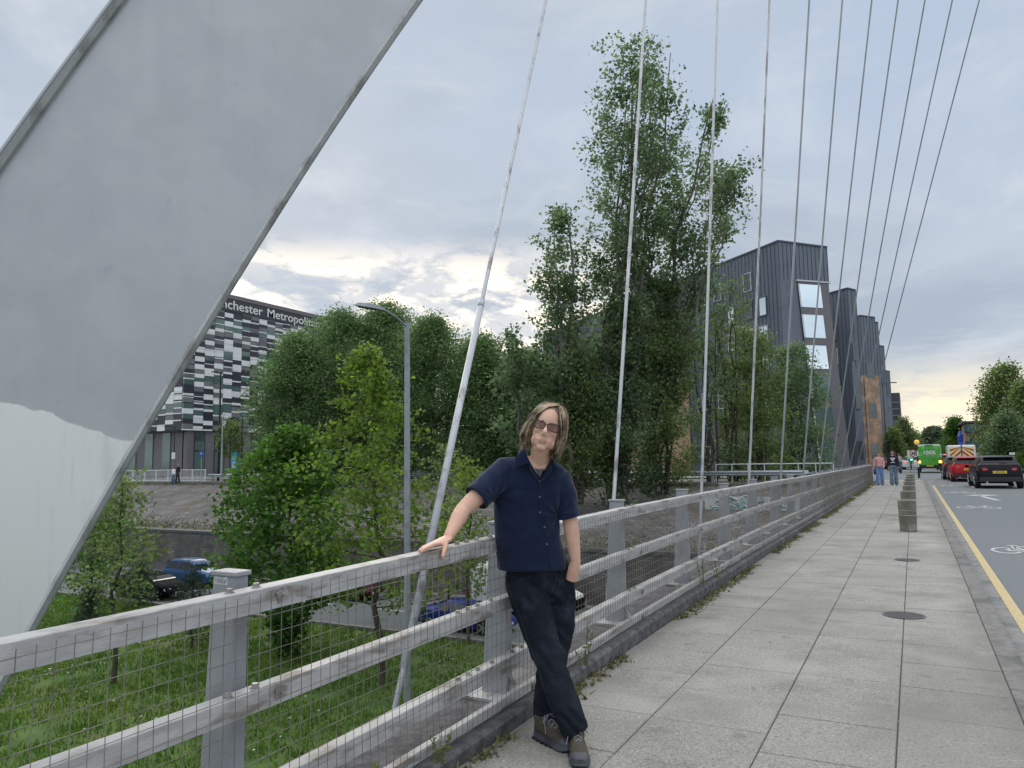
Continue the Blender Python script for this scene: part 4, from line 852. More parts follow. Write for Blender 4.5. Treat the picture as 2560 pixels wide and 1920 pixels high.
# bus shelter on the far side road
A_ = Vector(at(878, 1190, 66)); t = thing('bus_shelter', 'glazed bus shelter with a white advert panel and yellow bench behind the trees', 'shelter', (A_.x, A_.y, -.1)); ax = A_.x
for i in range(5): mb = MB(); mb.box(ax-4+i*2, ax-3.93+i*2, A_.y, A_.y+.07, -.1, 2.5); obj('post', mb, m_signw, t)
mb = MB(); mb.box(ax-4.2, ax+4.3, A_.y-.9, A_.y+.5, 2.45, 2.57); obj('roof', mb, m_dark_p, t); mb = MB(); mb.box(ax-4.2, ax+4.1, A_.y+.3, A_.y+.34, .2, 2.4); obj('glass_wall', mb, mat('shelter glass', (.3, .36, .36), rough=.1, alpha=.35), t)
mb = MB(); mb.box(ax-2.6, ax-1.3, A_.y-.06, A_.y+.02, .3, 2.2); obj('advert_panel', mb, mat('advert', (.55, .65, .7), (.3, .4, .5), scale=3), t); mb = MB(); mb.box(ax-2.6, ax+1, A_.y-.4, A_.y-.1, .42, .5); obj('bench', mb, m_yellow, t)
# small graffiti covered wall by the far abutment
gp0, gp1 = ony(1762, 1262, 44.2), ony(2002, 1262, 44.2); t = thing('graffiti_wall', 'low wall covered in white and teal graffiti behind the mesh', 'wall', ((gp0[0]+gp1[0])/2, 44.2, -3)); x0, x1 = gp0[0], gp1[0]
mb = MB(); mb.box(x0, x1, 44.2, 44.5, -3., -.75); obj('wall_face', mb, mat('painted wall', (.42, .45, .46), (.55, .57, .58), scale=1.5), t)
for mm, n_ in ((mat('teal spray', (.03, .3, .33)), 26), (mat('white spray', (.8, .82, .82)), 30), (m_black, 18)):
    mb = MB()
    for k in range(n_):
        cx, czz = rnd.uniform(x0+.5, x1-.5), rnd.uniform(-1.7, -.9); a0 = rnd.random()*6; r = rnd.uniform(.12, .4); pts_ = [(cx+math.cos(a0+u*.5)*r*(1+u*.1), 44.19, czz+math.sin(a0+u*.5)*r*.8) for u in range(7)]; mb.tube(pts_, .03, n=4)
    obj('graffiti', mb, mm, t)
# ================================================================== TREES
m_bark = mat('bark', (.045, .038, .03), (.085, .072, .058), scale=6, rough=.95, bump=.6, stretch=(1, 1, .2))
m_barkg = mat('pale bark', (.12, .11, .09), (.19, .175, .15), scale=6, rough=.95, bump=.5, stretch=(1, 1, .2))
m_leafp = leafmat('poplar leaf', (.08, .13, .062), (.15, .205, .11), .5, .55)
m_leafw = leafmat('willow leaf', (.09, .155, .06), (.15, .22, .10), .45, .55)
m_leafm = leafmat('maple leaf', (.10, .17, .03), (.16, .23, .05), .45, .45)
m_leafd = leafmat('dense leaf', (.055, .13, .025), (.095, .18, .04), .45, .4)
m_leafo = leafmat('olive leaf', (.10, .145, .05), (.155, .205, .08), .45, .5)
m_leafc = leafmat('needle', (.02, .045, .022), (.04, .07, .035), .4, .1)
m_leaff = leafmat('far leaf', (.06, .09, .05), (.10, .13, .075), .4, .2)
def leaves(name, P, size, m, parent, squash=1., droop=0., asp=.62):
    P = np.asarray(P); n = len(P); s = size*RS.uniform(.55, 1.25, n)[:, None]
    d = RS.normal(0, 1, (n, 3)); d[:, 2] = d[:, 2]*.7-droop; d /= np.linalg.norm(d, axis=1)[:, None]
    q = RS.normal(0, 1, (n, 3)); w = np.cross(d, q); w /= np.linalg.norm(w, axis=1)[:, None]+1e-9
    nrm = np.cross(d, w)*.12
    a = P; b = P+d*s*.5+w*s*asp*.5+nrm*s; c = P+d*s; e = P+d*s*.5-w*s*asp*.5+nrm*s
    return npmesh(name, np.stack([a, b, c, e], 1).reshape(-1, 3), 4, m, parent)
def bez(a, b, c, n): return [a.lerp(b, t).lerp(b.lerp(c, t), t) for t in [i/n for i in range(n+1)]]
def tree(label, cat, base, H, crown, leaf, lm, bark, nprim=26, nsec=9, nleaf=26, r0=.14, t0=.2, up=.6, clump=.28, lean=(0, 0), droop=0., group=None, name='tree', stems=1, fill=0, fillr=None, asp=.62, zmin=None, rough=.35, seed=0):
    """crown(u): half width at relative height u; limbs end inside that envelope"""
    R = random.Random(seed or int(base[0]*131+base[1]*17)); base = Vector(base); t = thing(name, label, cat, base, group=group)
    mb = MB(); P = []; L3 = Vector((lean[0], lean[1], 0)); trunks = []
    for s in range(stems):
        a = R.random()*6.28; o = Vector((math.cos(a), math.sin(a), 0))*(0 if stems == 1 else R.uniform(.2, .85))
        hh = H*(1 if s == 0 else R.uniform(.72, .98)); k = 9; w = crown(.6)*.55
        pts = [base+o*.25+L3*((i/k)**1.5)+o*w*(i/k)**.8*(1 if stems > 1 else 0)+Vector((R.gauss(0, .012), R.gauss(0, .012), 0))*H*(i > 0)+Vector((0, 0, hh*i/k)) for i in range(k+1)]
        rr = r0/(1 if s == 0 else 1.35); mb.tube(pts, [rr*(1-.9*(i/k))+.006 for i in range(k+1)], n=7 if rr > .06 else 5); trunks.append((pts, hh, rr))
    for s, (pts, hh, rr) in enumerate(trunks):
        npm = max(3, nprim//stems)
        for i in range(npm):
            u = t0+(.97-t0)*((i+R.random())/npm); x = u*9; j = min(8, int(x)); p0 = pts[j].lerp(pts[j+1], x-j); az = i*2.4+R.random()*1.2
            uu = min(1., (p0.z-base.z)/H+.5*up*crown(u)/H); cw = max(.05, crown(min(1, uu))); ln = cw*R.uniform(.55, 1.05); cx = base+L3*(u**1.5); out = Vector((math.cos(az), math.sin(az), 0))
            end = cx+out*ln+Vector((0, 0, p0.z-base.z)); end.z += ln*up*R.uniform(.6, 1.3)-droop*ln; mid = p0.lerp(end, .5)+Vector((0, 0, -.18*up*ln+droop*ln*.5))+Vector((R.gauss(0, .08), R.gauss(0, .08), 0))*ln
            br = bez(p0, mid, end, 4); b0 = max(.012, rr*(1-u)*.42); mb.tube(br, [b0*(1-.75*q/4) for q in range(5)], n=4)
            for k in range(nsec):
                v = R.uniform(.25, 1); x2 = v*4; j2 = min(3, int(x2)); q0 = br[j2].lerp(br[j2+1], x2-j2); sl = ln*R.uniform(.18, .42)*(1.15-v*.5)
                dv = Vector((R.gauss(0, 1), R.gauss(0, 1), R.gauss(up*.9-droop*1.6, .6))).normalized(); q1 = q0+dv*sl
                if k % 2 == 0: mb.tube([q0, q0.lerp(q1, .5)+Vector((R.gauss(0, .05), R.gauss(0, .05), 0))*sl, q1], [b0*.3, b0*.22, .004], n=3, caps=False)
                m_ = int(nleaf*R.uniform(.4, 1.4)); tt = R.random()
                for e in range(m_):
                    f = R.random(); c = q0.lerp(q1, .25+.85*f); P.append((c.x+R.gauss(0, clump), c.y+R.gauss(0, clump), c.z+R.gauss(0, clump*.8)-droop*abs(R.gauss(0, clump*3))))
    if fill:
        n = 0
        while n < fill:
            u = R.random()**.8; w = crown(u); a = R.random()*6.28; r = w*math.sqrt(R.random())*(1+rough*noise.noise((math.cos(a)*2+base.x, math.sin(a)*2, u*H*.35))*1.4); c = base+L3*(u**1.5)+Vector((math.cos(a)*r, math.sin(a)*r, H*u))
            if noise.noise((c.x*.55, c.y*.55, c.z*.55)) < -.12: continue
            for e in range(8): P.append((c.x+R.gauss(0, clump), c.y+R.gauss(0, clump), c.z+R.gauss(0, clump*.8)))
            n += 8
    P = np.array(P)
    if zmin is not None: P = P[P[:, 2] > zmin]
    obj('trunk', mb, bark, t); leaves('crown', P, leaf, lm, t, droop=droop*.8, asp=asp); return t
def env(pts):
    def f(u):
        for (a, p), (b, q) in zip(pts[:-1], pts[1:]):
            if u <= b: return p+(q-p)*(max(u, a)-a)/(b-a+1e-9)
        return pts[-1][1]
    return f
def scaled(pts, dep): return env([(u, w*dep/FPX) for u, w in pts])      # widths read in photo pixels at that depth
def topz(px, py, dep): return at(px, py, dep)[2]
# -- saplings on the lawn
G1 = 'young trees on the lawn below the bridge'
b = onz(284, 1709, LOWZ); tree('slim young tree with sparse yellow green leaves, leftmost on the lawn beside the arch foot', 'tree', b, 7.1, env([(0, 0), (.2, .5), (.4, 1.7), (.6, 1.9), (.8, 1.5), (1, .4)]), .17, m_leafo, m_bark, 30, 7, 9, .085, .33, .45, .22, group=G1, asp=.8, seed=5)
b = onz(225, 1560, LOWZ); tree('bushy dark green tree behind the leftmost sapling', 'tree', b, 6.4, env([(0, 0), (.2, 1.4), (.5, 2.3), (.8, 1.6), (1, .3)]), .17, m_leafd, m_bark, 24, 8, 14, .09, .2, .35, .3, group=G1, fill=2400, asp=.8)
b = onz(718, 1640, LOWZ); tree('dense bright green round tree left of the lamp post', 'tree', b, 8.8, env([(0, 0), (.16, .6), (.26, 2.3), (.42, 2.9), (.6, 2.7), (.8, 2.1), (.93, 1.2), (1, .3)]), .21, m_leafd, m_bark, 34, 9, 16, .1, .22, .35, .22, group=G1, fill=8000, asp=.85)
b = onz(955, 1712, LOWZ); tree('tall open young tree with lime green leaf clusters behind the lamp post', 'tree', b, 11.8, env([(0, 0), (.2, 2.0), (.34, 4.0), (.5, 3.3), (.62, 3.2), (.75, 1.8), (.9, 1.0), (1, .3)]), .19, m_leafm, m_bark, 50, 11, 13, .12, .2, .22, .2, lean=(-.9, .2), group=G1, asp=.8, seed=9)
b = onz(1172, 1610, LOWZ); tree('small sparse young tree left of the man, behind the railing', 'tree', b, 7.6, env([(0, 0), (.3, .9), (.5, 1.9), (.8, 1.6), (1, .4)]), .17, m_leafm, m_bark, 26, 7, 10, .08, .25, .5, .22, group=G1, asp=.8, seed=21)
b = onz(1120, 1560, LOWZ); tree('leafy young tree in the gap under the man\'s arm', 'tree', b, 8.2, env([(0, 0), (.3, 1.2), (.5, 2.2), (.8, 1.7), (1, .4)]), .17, m_leafo, m_bark, 26, 7, 12, .08, .3, .5, .24, group=G1, asp=.8, seed=33)
for px, py, h, w, lab in ((225, 1603, 2.3, 1.0, 'leftmost small dark pine on the lawn'), (348, 1516, 2.6, 1.1, 'small dark pine in front of the black car'), (478, 1620, 3.4, 1.35, 'small dark pine just left of the first railing post'), (590, 1490, 3.0, 1.1, 'small dark pine beside the dense green tree')):
    b = onz(px, py, LOWZ); tree(lab, 'pine tree', b, h, env([(0, w*.7), (.15, w), (.5, w*.75), (.85, w*.3), (1, .05)]), .16, m_leafc, m_bark, 26, 6, 16, .05, .08, .25, .12, group='small pines on the lawn', name='pine_tree', fill=2600, asp=.16)
# -- dark willows on the far bank
G2 = 'broad willows on the far bank'
for i, (px, top, dep, ww, lab) in enumerate(((738, 838, 60, [(0, 60), (.2, 95), (.5, 105), (.75, 85), (.9, 50), (1, 8)], 'leftmost broad willow, hiding the end of the university lettering'), (848, 775, 64, [(0, 80), (.3, 120), (.6, 125), (.8, 95), (.93, 55), (1, 8)], 'broad willow behind the lamp head'), (965, 748, 66, [(0, 80), (.3, 110), (.6, 105), (.8, 80), (.93, 45), (1, 8)], 'broad willow right of the lamp post'), (1082, 790, 62, [(0, 80), (.3, 100), (.6, 95), (.85, 60), (1, 8)], 'willow just left of the thick white cable'), (1205, 840, 60, [(0, 80), (.3, 90), (.6, 85), (.85, 50), (1, 8)], 'lower willow behind the thick white cable'), (1320, 880, 61, [(0, 80), (.3, 90), (.6, 85), (.85, 50), (1, 8)], 'dark willow directly behind the man\'s head'))):
    P = at(px, 1160, dep); zt = topz(px, top, dep); tree(lab, 'tree', (P[0], P[1], -.2), zt, scaled([(u, w*(1.12 if i == 0 else 1.35)) for u, w in ww], dep), .27, m_leafw, m_barkg, 60, 12, 24, .22, .08, .45, .5, droop=.12, group=G2, name='willow_tree', fill=26000, asp=.42, rough=.22)
# -- tall poplars
G3 = 'tall poplars between the bank and the dark residences'
def pop(px, pyb, tpx, tpy, dep, ww, lab, n, nl, stems, seed, fill=0, leaf=.25):
    B = at(px, pyb, dep); B[2] = -2.0; T = at(tpx, tpy, dep); tree(lab, 'poplar tree', B, T[2]-B[2], scaled([(u, w*1.12) for u, w in ww], dep), leaf, m_leafp, m_barkg, n, 11, nl, .24, .26, 1.25, .30, lean=(T[0]-B[0], T[1]-B[1]), group=G3, name='poplar_tree', stems=stems, seed=seed, asp=.75, fill=fill)
pop(1535, 1180, 1625, 75, 47, [(0, 50), (.2, 80), (.4, 88), (.6, 108), (.75, 122), (.88, 112), (.95, 84), (1, 30)], 'tallest poplar, its crown rising behind the second cable', 120, 17, 9, 41)
pop(1610, 1180, 1800, 235, 49, [(0, 50), (.2, 80), (.4, 85), (.55, 95), (.75, 128), (.9, 95), (1, 30)], 'second tall poplar spreading right towards the fourth cable', 100, 17, 8, 42)
pop(1425, 1190, 1385, 515, 46, [(0, 60), (.2, 95), (.45, 92), (.7, 76), (.9, 56), (1, 20)], 'slim shorter poplar left of the tallest one', 50, 18, 4, 43)
pop(1330, 1190, 1290, 820, 46, [(0, 60), (.3, 85), (.6, 75), (1, 25)], 'low wispy poplar shoots left of the slim poplar', 26, 16, 3, 44)
G4 = 'leafy understorey trees along the far abutment'
for i, (px, top, dep, ww, lab) in enumerate(((1450, 850, 46, [(0, 70), (.4, 80), (.8, 55), (1, 10)], 'low green tree under the slim poplar'), (1560, 800, 46, [(0, 70), (.4, 85), (.8, 60), (1, 10)], 'low green tree at the foot of the tallest poplar'), (1660, 700, 48, [(0, 80), (.4, 95), (.8, 70), (1, 10)], 'bushy green tree beneath the second poplar'), (1775, 690, 50, [(0, 70), (.4, 80), (.7, 65), (.9, 50), (1, 12)], 'green tree with branches reaching over the building corner'), (1895, 800, 52, [(0, 75), (.4, 85), (.8, 55), (1, 10)], 'green tree in front of the mirrored windows'), (2000, 860, 54, [(0, 70), (.3, 75), (.6, 65), (.85, 45), (1, 10)], 'rightmost green tree covering the foot of the dark residence'), (1830, 640, 51, [(0, 30), (.5, 38), (.8, 60), (1, 30)], 'thin leafy branches in front of the zinc cladding'))):
    P = at(px, 1160, dep); B = (P[0], P[1], -1.2); zt = topz(px, top, dep)
    thin = 'thin' in lab or 'branches' in lab
    tree(lab, 'tree', B, zt+1.2, scaled([(u, w*1.2) for u, w in ww], dep), .2, m_leafp if i % 2 else m_leafo, m_bark, 50 if not thin else 34, 10, 20 if not thin else 13, .13, .06, .7, .34, group=G4, stems=5, fill=0 if thin else 4500, asp=.7, seed=70+i)
b = at(485, 1170, 74); tree('small round street tree in front of the university ground floor', 'tree', (at(575, 1170, 75)[0], at(575, 1170, 75)[1], -.1), 6., env([(0, 0), (.3, .3), (.45, 1.5), (.7, 1.8), (.9, 1.1), (1, .2)]), .22, m_leafo, m_bark, 26, 8, 16, .08, .35, .5, .25)
# hedge and shrubs by the university road
for px, w, h, lab in ((640, 2.6, 1.3, 'low green hedge left end by the totem'), (720, 3.2, 1.6, 'dark red brown shrub beside the totem'), (830, 3.2, 1.1, 'low green shrub before the bus shelter')):
    P = at(px, 1180, 72); P[2] = -.1; tree(lab, 'shrub', P, h, env([(0, w*.7), (.5, w*.8), (.9, w*.5), (1, w*.2)]), .2, m_leafo if 'red' not in lab else leafmat('red shrub leaf', (.04, .03, .02), (.08, .05, .03), .4, .2), m_bark, 16, 4, 12, .05, .05, .4, .2, name='shrub', fill=2500)
# -- street trees beyond the bridge
G5 = 'street trees beyond the bridge'
def street(px, top, dep, ww, lab, lm=None, base=None, fill=6000, leaf=.3, name='tree', n=30, asp=.65):
    P = at(px, 1140, dep); B = (P[0], P[1], -.1); zt = topz(px, top, dep); return tree(lab, 'tree', B, zt+.1, scaled(ww, dep), leaf, lm or m_leafo, m_bark, n, 8, 16, .18, .18, .4, .38, group=G5, name=name, fill=fill, asp=asp)
street(2262, 1046, 118, [(0, 4), (.12, 20), (.35, 30), (.7, 26), (1, 4)], 'green street tree at the far left end of the residences')
street(2288, 1085, 150, [(0, 4), (.2, 20), (.6, 22), (1, 3)], 'lower green street tree behind the speed limit sign', leaf=.4)
street(2236, 1075, 105, [(0, 4), (.15, 14), (.5, 16), (1, 3)], 'narrow street tree against the orange brick block')
street(2337, 1070, 230, [(0, 26), (.3, 32), (.6, 31), (.85, 22), (1, 7)], 'rounded dark tree on the skyline at the end of the street', m_leaff, leaf=.75, fill=14000)
street(2305, 1120, 200, [(0, 20), (.4, 24), (.8, 14), (1, 4)], 'low dark tree under the skyline tree', m_leaff, leaf=.6)
street(2392, 1046, 125, [(0, 24), (.2, 36), (.45, 30), (.7, 18), (.9, 8), (1, 2)], 'pointed layered tree in the middle of the far road', m_leafd, leaf=.34, fill=9000)
street(2362, 1105, 170, [(0, 20), (.4, 26), (.8, 14), (1, 3)], 'dark spreading tree behind the green van roof', m_leaff, leaf=.5)
street(2530, 915, 70, [(0, 30), (.15, 62), (.35, 76), (.6, 72), (.85, 46), (1, 10)], 'large green tree at the right edge of the view', m_leafo, leaf=.26, fill=16000, n=44)
street(2527, 1040, 62, [(0, 34), (.25, 46), (.6, 40), (.85, 24), (1, 6)], 'dark lower tree in front of the large tree at right', m_leafp, leaf=.22, fill=11000)
street(2575, 960, 66, [(0, 40), (.3, 60), (.7, 50), (1, 8)], 'green tree cut by the right edge of the view', m_leafo, leaf=.26)
P = at(2546, 1170, 60); P[2] = 0; tree('small yellow green shrub by the right hand brick wall', 'shrub', P, 1.5, env([(0, .5), (.5, .9), (1, .2)]), .14, m_leafm, m_bark, 10, 4, 12, .04, .05, .4, .15, name='shrub', fill=1500)
# distant skyline greenery that closes the horizon: an uncountable wood
V = []
for i in range(26000):
    a = rnd.uniform(-1.15, .75); r = rnd.uniform(330, 420); h = 9*(1+.5*noise.noise((a*9, 0, 0)))*rnd.random()**.6; V.append((math.sin(a)*r, math.cos(a)*r, h))
P = np.array(V); n = len(P); d = RS.normal(0, 1, (n, 3)); d /= np.linalg.norm(d, axis=1)[:, None]; w = np.cross(d, RS.normal(0, 1, (n, 3))); w /= np.linalg.norm(w, axis=1)[:, None]
s = 1.6; o = npmesh('distant_wood', np.stack([P-d*s, P+w*s*.6, P+d*s, P-w*s*.6], 1).reshape(-1, 3), 4, m_leaff); o['kind'] = 'stuff'; o['label'] = 'far belt of trees along the horizon'
# ================================================================== VEHICLES
m_tyre = mat('tyre rubber', (.018, .018, .02), rough=.85)
m_rim = mat('alloy rim', (.42, .44, .46), rough=.35, metal=.8)
m_cglass = mat('car glass', (.012, .015, .02), rough=.08, spec=.35)
m_tail = mat('tail lamp red', (.45, .02, .03), rough=.2, coat=.6)
m_tailon = mat('brake lamp lit', (1., .10, .08), rough=.3, emit=1.3)
m_amber = mat('indicator lit', (1., .62, .1), rough=.3, emit=2.2)
m_head = mat('headlamp', (.6, .63, .66), rough=.1, metal=.3)
m_plateY = mat('yellow plate', (.78, .55, .05), rough=.4)
m_plateW = mat('white plate', (.72, .73, .72), rough=.4)
m_trim = mat('black trim', (.02, .021, .024), rough=.6)
def paint(nm, c, metal=.25): return mat('car paint '+nm, c, tuple(x*.9 for x in c), scale=.7, rough=.3, metal=metal*.5, coat=.08, spec=.18)
def wheel(par, x, y, r, w=.22, side=1):
    mb = MB(); mb.tube([(x-w/2*side, y, r), (x-w*.42*side, y, r), (x+w*.42*side, y, r), (x+w/2*side, y, r)], [r*.9, r, r, r*.9], n=24, ref=(0, 0, 1)); ty = obj('tyre', mb, m_tyre, par, local=True, auto=.6)
    mb = MB(); mb.tube([(x+w*.40*side, y, r), (x+w*.515*side, y, r)], [r*.66, r*.64], n=20, ref=(0, 0, 1), m=1)
    for k in range(5):
        a = k*2*math.pi/5; d = Vector((0, math.cos(a), math.sin(a))); c = Vector((x+w*.53*side, y, r)); mb.tube([c, c+d*r*.62], [r*.12, r*.09], n=4, m=0)
    mb.tube([(x+w*.5*side, y, r), (x+w*.56*side, y, r)], r*.14, n=10, m=0); obj('rim', mb, [m_rim, m_trim], ty, local=True)
    return ty
def interp(st, n):
    ys = np.concatenate([np.linspace(st[0][0], st[0][0]+.7, 14)[:-1], np.linspace(st[0][0]+.7, st[-1][0], n-13)]); cols = list(zip(*st)); out = []
    for y in ys: out.append([y]+[float(np.interp(y, cols[0], c)) for c in cols[1:]])
    for _ in range(2):
        q = [r[:] for r in out]
        for i in range(1, n-1):
            for k in range(1, len(out[0])): q[i][k] = .25*out[i-1][k]+.5*out[i][k]+.25*out[i+1][k]
        out = q
    return out
# station: y, z_bottom, half width, z_belt, z_top, half width at top
HATCH = [(0, .42, .72, .62, .66, .66), (.05, .30, .80, .90, .93, .72), (.12, .24, .86, .95, 1.0, .72), (.34, .22, .89, .96, 1.34, .64), (.50, .22, .89, .96, 1.42, .61), (1.3, .21, .90, .95, 1.46, .60), (2.2, .21, .90, .93, 1.44, .60), (2.75, .21, .90, .91, 1.28, .62), (3.2, .21, .89, .90, 1.0, .70), (3.7, .22, .88, .80, .86, .70), (4.05, .26, .82, .66, .72, .62), (4.22, .36, .70, .52, .56, .55)]
SPORT = [(0, .38, .74, .62, .66, .64), (.08, .28, .84, .88, .92, .66), (.5, .24, .92, .90, 1.0, .62), (1.3, .22, .94, .88, 1.28, .52), (1.9, .2, .93, .86, 1.33, .52), (2.5, .2, .92, .85, 1.22, .55), (3.0, .2, .92, .84, .94, .62), (3.7, .2, .92, .76, .84, .62), (4.2, .22, .86, .58, .68, .56), (4.4, .3, .7, .46, .5, .5)]
SALOON = [(0, .38, .74, .70, .74, .66), (.08, .28, .86, .96, .99, .72), (.6, .24, .92, 1.0, 1.04, .70), (1.2, .22, .93, .98, 1.36, .58), (1.8, .22, .93, .97, 1.44, .58), (2.6, .22, .93, .95, 1.42, .58), (3.1, .22, .93, .93, 1.22, .62), (3.6, .22, .92, .92, 1.0, .72), (4.4, .24, .89, .78, .86, .7), (4.75, .3, .8, .62, .68, .6), (4.85, .4, .7, .5, .55, .5)]
SUV = [(0, .5, .74, .8, .86, .66), (.07, .38, .86, 1.05, 1.1, .72), (.35, .3, .92, 1.08, 1.45, .62), (.6, .28, .93, 1.06, 1.58, .60), (1.4, .28, .94, 1.04, 1.64, .60), (2.4, .28, .94, 1.02, 1.60, .60), (2.9, .28, .94, 1.0, 1.38, .63), (3.35, .28, .93, 1.0, 1.1, .72), (4.1, .3, .9, .9, .98, .7), (4.45, .38, .8, .7, .76, .6)]
def vehicle(name, label, cat, st, pm, L, loc, rz, group=None, lit=False, sc=1., plate='LP70 HTX', gl=None, wr=.33, spoiler=True, k0=(.1, .55), sidey=(.55, .28), rack=False):
    t = thing(name, label, cat, loc, rz, group); f = L/st[-1][0]; st = [(r[0]*f,)+tuple(r[1:]) for r in st]; S2 = interp(st, 44); mb = MB(); rings = []
    for y, zb, w, zbelt, zt, wt in S2:
        hb = zbelt-zb; R_ = [(w*.80, zb), (w*.97, zb+.05), (w, zb+hb*.35), (w*1.0, zb+hb*.7), (w*.965, zbelt), (wt+(w*.965-wt)*.10, zt-(zt-zbelt)*.12), (wt*.88, zt-.01), (wt*.45, zt+.01)]
        rings.append([(x, y, z) for x, z in R_]+[(-x, y, z) for x, z in R_[::-1]])
    mb.ring(rings); body = obj('body', mb, [pm, m_trim], t, local=True, auto=.7); me = body.data
    for p in me.polygons:
        if p.center.z < .30 and p.normal.z < .2: p.material_index = 1
    def at_y(y): return [float(np.interp(y, [r[0] for r in S2], [r[k] for r in S2])) for k in range(6)]
    # side glass
    gy0, gy1 = [r[0] for r in st if r[4]-r[3] > .25][0], [r[0] for r in st if r[4]-r[3] > .25][-1]
    for sgn in (-1, 1):
        mids = (gy0*.95, (gy0+gy1)/2-.15, gy1+.12)
        for a, b in zip(mids[:-1], mids[1:]):
            mb = MB(); pts = []; n = 5; lo = []; hi = []
            for i in range(n+1):
                y = a+.05+(b-a-.1)*i/n; _, zb, w, zbelt, zt, wt = at_y(y); e = .012
                p1 = Vector((w*.965, zbelt)); p2 = Vector((wt+(w*.965-wt)*.10, zt-(zt-zbelt)*.12)); lo.append((sgn*(p1.lerp(p2, .08).x+e), y, p1.lerp(p2, .08).y)); hi.append((sgn*(p1.lerp(p2, .93).x+e), y, p1.lerp(p2, .93).y))
            for i in range(n): mb.quad(lo[i], lo[i+1], hi[i+1], hi[i])
            obj('side_window', mb, m_cglass, t, local=True)
    # rear window and windscreen follow the slopes
    def slope(yb, yt, nm, zoff=.02, lo=.04, hi=.97, kx=1.04):
        mb = MB(); n = 4; L_ = []; 
        for i in range(n+1):
            y = yb+(yt-yb)*(lo+(hi-lo)*i/n); _, zb, w, zbelt, zt, wt = at_y(y); L_.append(((wt*kx+.0), y, zt+zoff))
        for i in range(n): a, b = L_[i], L_[i+1]; mb.quad((-a[0], a[1]-(zoff if yb < yt else -zoff), a[2]), (a[0], a[1]-(zoff if yb < yt else -zoff), a[2]), (b[0], b[1], b[2]), (-b[0], b[1], b[2]))
        return obj(nm, mb, m_cglass, t, local=True)
    peak = max(range(len(st)), key=lambda i: st[i][4]); rb = [r for r in st if r[4]-r[3] < .12 and r[0] < st[peak][0]][-1][0]; fb = [r for r in st if r[4]-r[3] < .12 and r[0] > st[peak][0]][0][0]
    rw = slope(rb, gy0+.12*f, 'rear_window'); slope(fb, gy1+.02, 'windscreen')
    mb = MB(); z = at_y(rb+.06)[4]; mb.tube([(0.02, rb+.02, z+.03), (.30, rb+.03, z+.06)], .012, n=5); obj('wiper', mb, m_trim, rw, local=True)
    _, zb, w, zbelt, zt, wt = at_y(.12*f)
    # lamps, plates, bumper
    for sgn in (-1, 1):
        mb = MB(); mb.ring([[(sgn*w*.52, y, zbelt-.12), (sgn*w*.99, y+.10, zbelt-.14), (sgn*w*.995, y+.14, zbelt-.01), (sgn*w*.55, y+.02, zbelt-.03)] for y in (-.005, .12)]); obj('tail_light', mb, m_tailon if lit else m_tail, t, local=True, bevel=.008)
        _, zb2, w2, zb3, zt3, wt3 = at_y(L*.955); mb = MB(); mb.ring([[(sgn*w2*.55, y, zb3-.1), (sgn*w2*1.0, y-.12, zb3-.08), (sgn*w2*1.0, y-.18, zb3+.02), (sgn*w2*.6, y-.04, zb3+.02)] for y in (L*.93, L*.985)]); obj('headlight', mb, m_head, t, local=True)
        mb = MB(); yb = fb-.25; mb.sphere((sgn*(.92+.08), yb-.15, .97*(st[peak][4]/1.46)), (.10, .06, .075), 10, 6); mb.tube([(sgn*.86, yb-.12, .93), (sgn*.98, yb-.15, .95)], .02, n=5); obj('wing_mirror', mb, pm, t, local=True, smooth=True)
    if lit: mb = MB(); z = st[peak][4]-.07; mb.box(-.16, .16, gy0-.02, gy0+.04, z-.02, z+.03); obj('high_brake_light', mb, m_tailon, t, local=True)
    for y, m_, sg, nm in ((-.012, m_plateY, 1, 'rear_plate'), (L+.004, m_plateW, -1, 'front_plate')):
        z = zbelt-.20 if sg > 0 else .42; mb = MB(); mb.box(-.26, .26, min(y, y+.03*sg), max(y, y+.03*sg), z-.055, z+.055)
        p = obj(nm, mb, m_, t, local=True)
        me_o = text_mesh(plate, .085, frameM((0, y-.004*sg, z-.03), (sg, 0, 0), (0, 0, 1)), .001, m_black, 'lettering', None, 'CENTER', bold=.002); me_o.parent = p
    mb = MB(); mb.ring([[(-w*.94, y, .30), (w*.94, y, .30), (w*.90, y, .52), (-w*.90, y, .52)] for y in (-.02, .10)]); obj('rear_bumper', mb, m_trim if spoiler else pm, t, local=True, bevel=.02)
    if spoiler: mb = MB(); z = at_y(gy0+.1)[4]; mb.ring([[(-.56, y, z-.015+q), (.56, y, z-.015+q), (.54, y, z+.03+q), (-.54, y, z+.03+q)] for y, q in ((gy0-.12, -.02), (gy0+.2, .01))]); obj('spoiler', mb, pm, t, local=True, bevel=.008)
    mb = MB()
    for sgn in (-1, 1): mb.tube([(sgn*.5, -.03, .27), (sgn*.5, .1, .27)], .045, n=10)
    obj('exhaust', mb, m_rim, t, local=True)
    for y in (L*.17, L*.80):
        for sgn in (-1, 1): wheel(t, sgn*(.93-.12), y, wr, side=sgn)
    if sc != 1: t.scale = (sc, sc, sc)
    return t
G6 = 'cars queueing along the street'
p = onz(2503, 1222, -.1); vehicle('parked_car', 'x', 'car', HATCH, paint('black', (.006, .007, .011)), 4.3, (p[0], p[1], -.1), .03, G6, wr=.34, sc=1.04); C1 = scn.collection.objects[-1]
def last(kind): return [o for o in scn.collection.objects if o.type == 'EMPTY' and o.get('category') == kind][-1]
c = last('car'); c.name = 'hatchback_car'; c['label'] = 'black hatchback nearest the camera at the right, seen from behind'
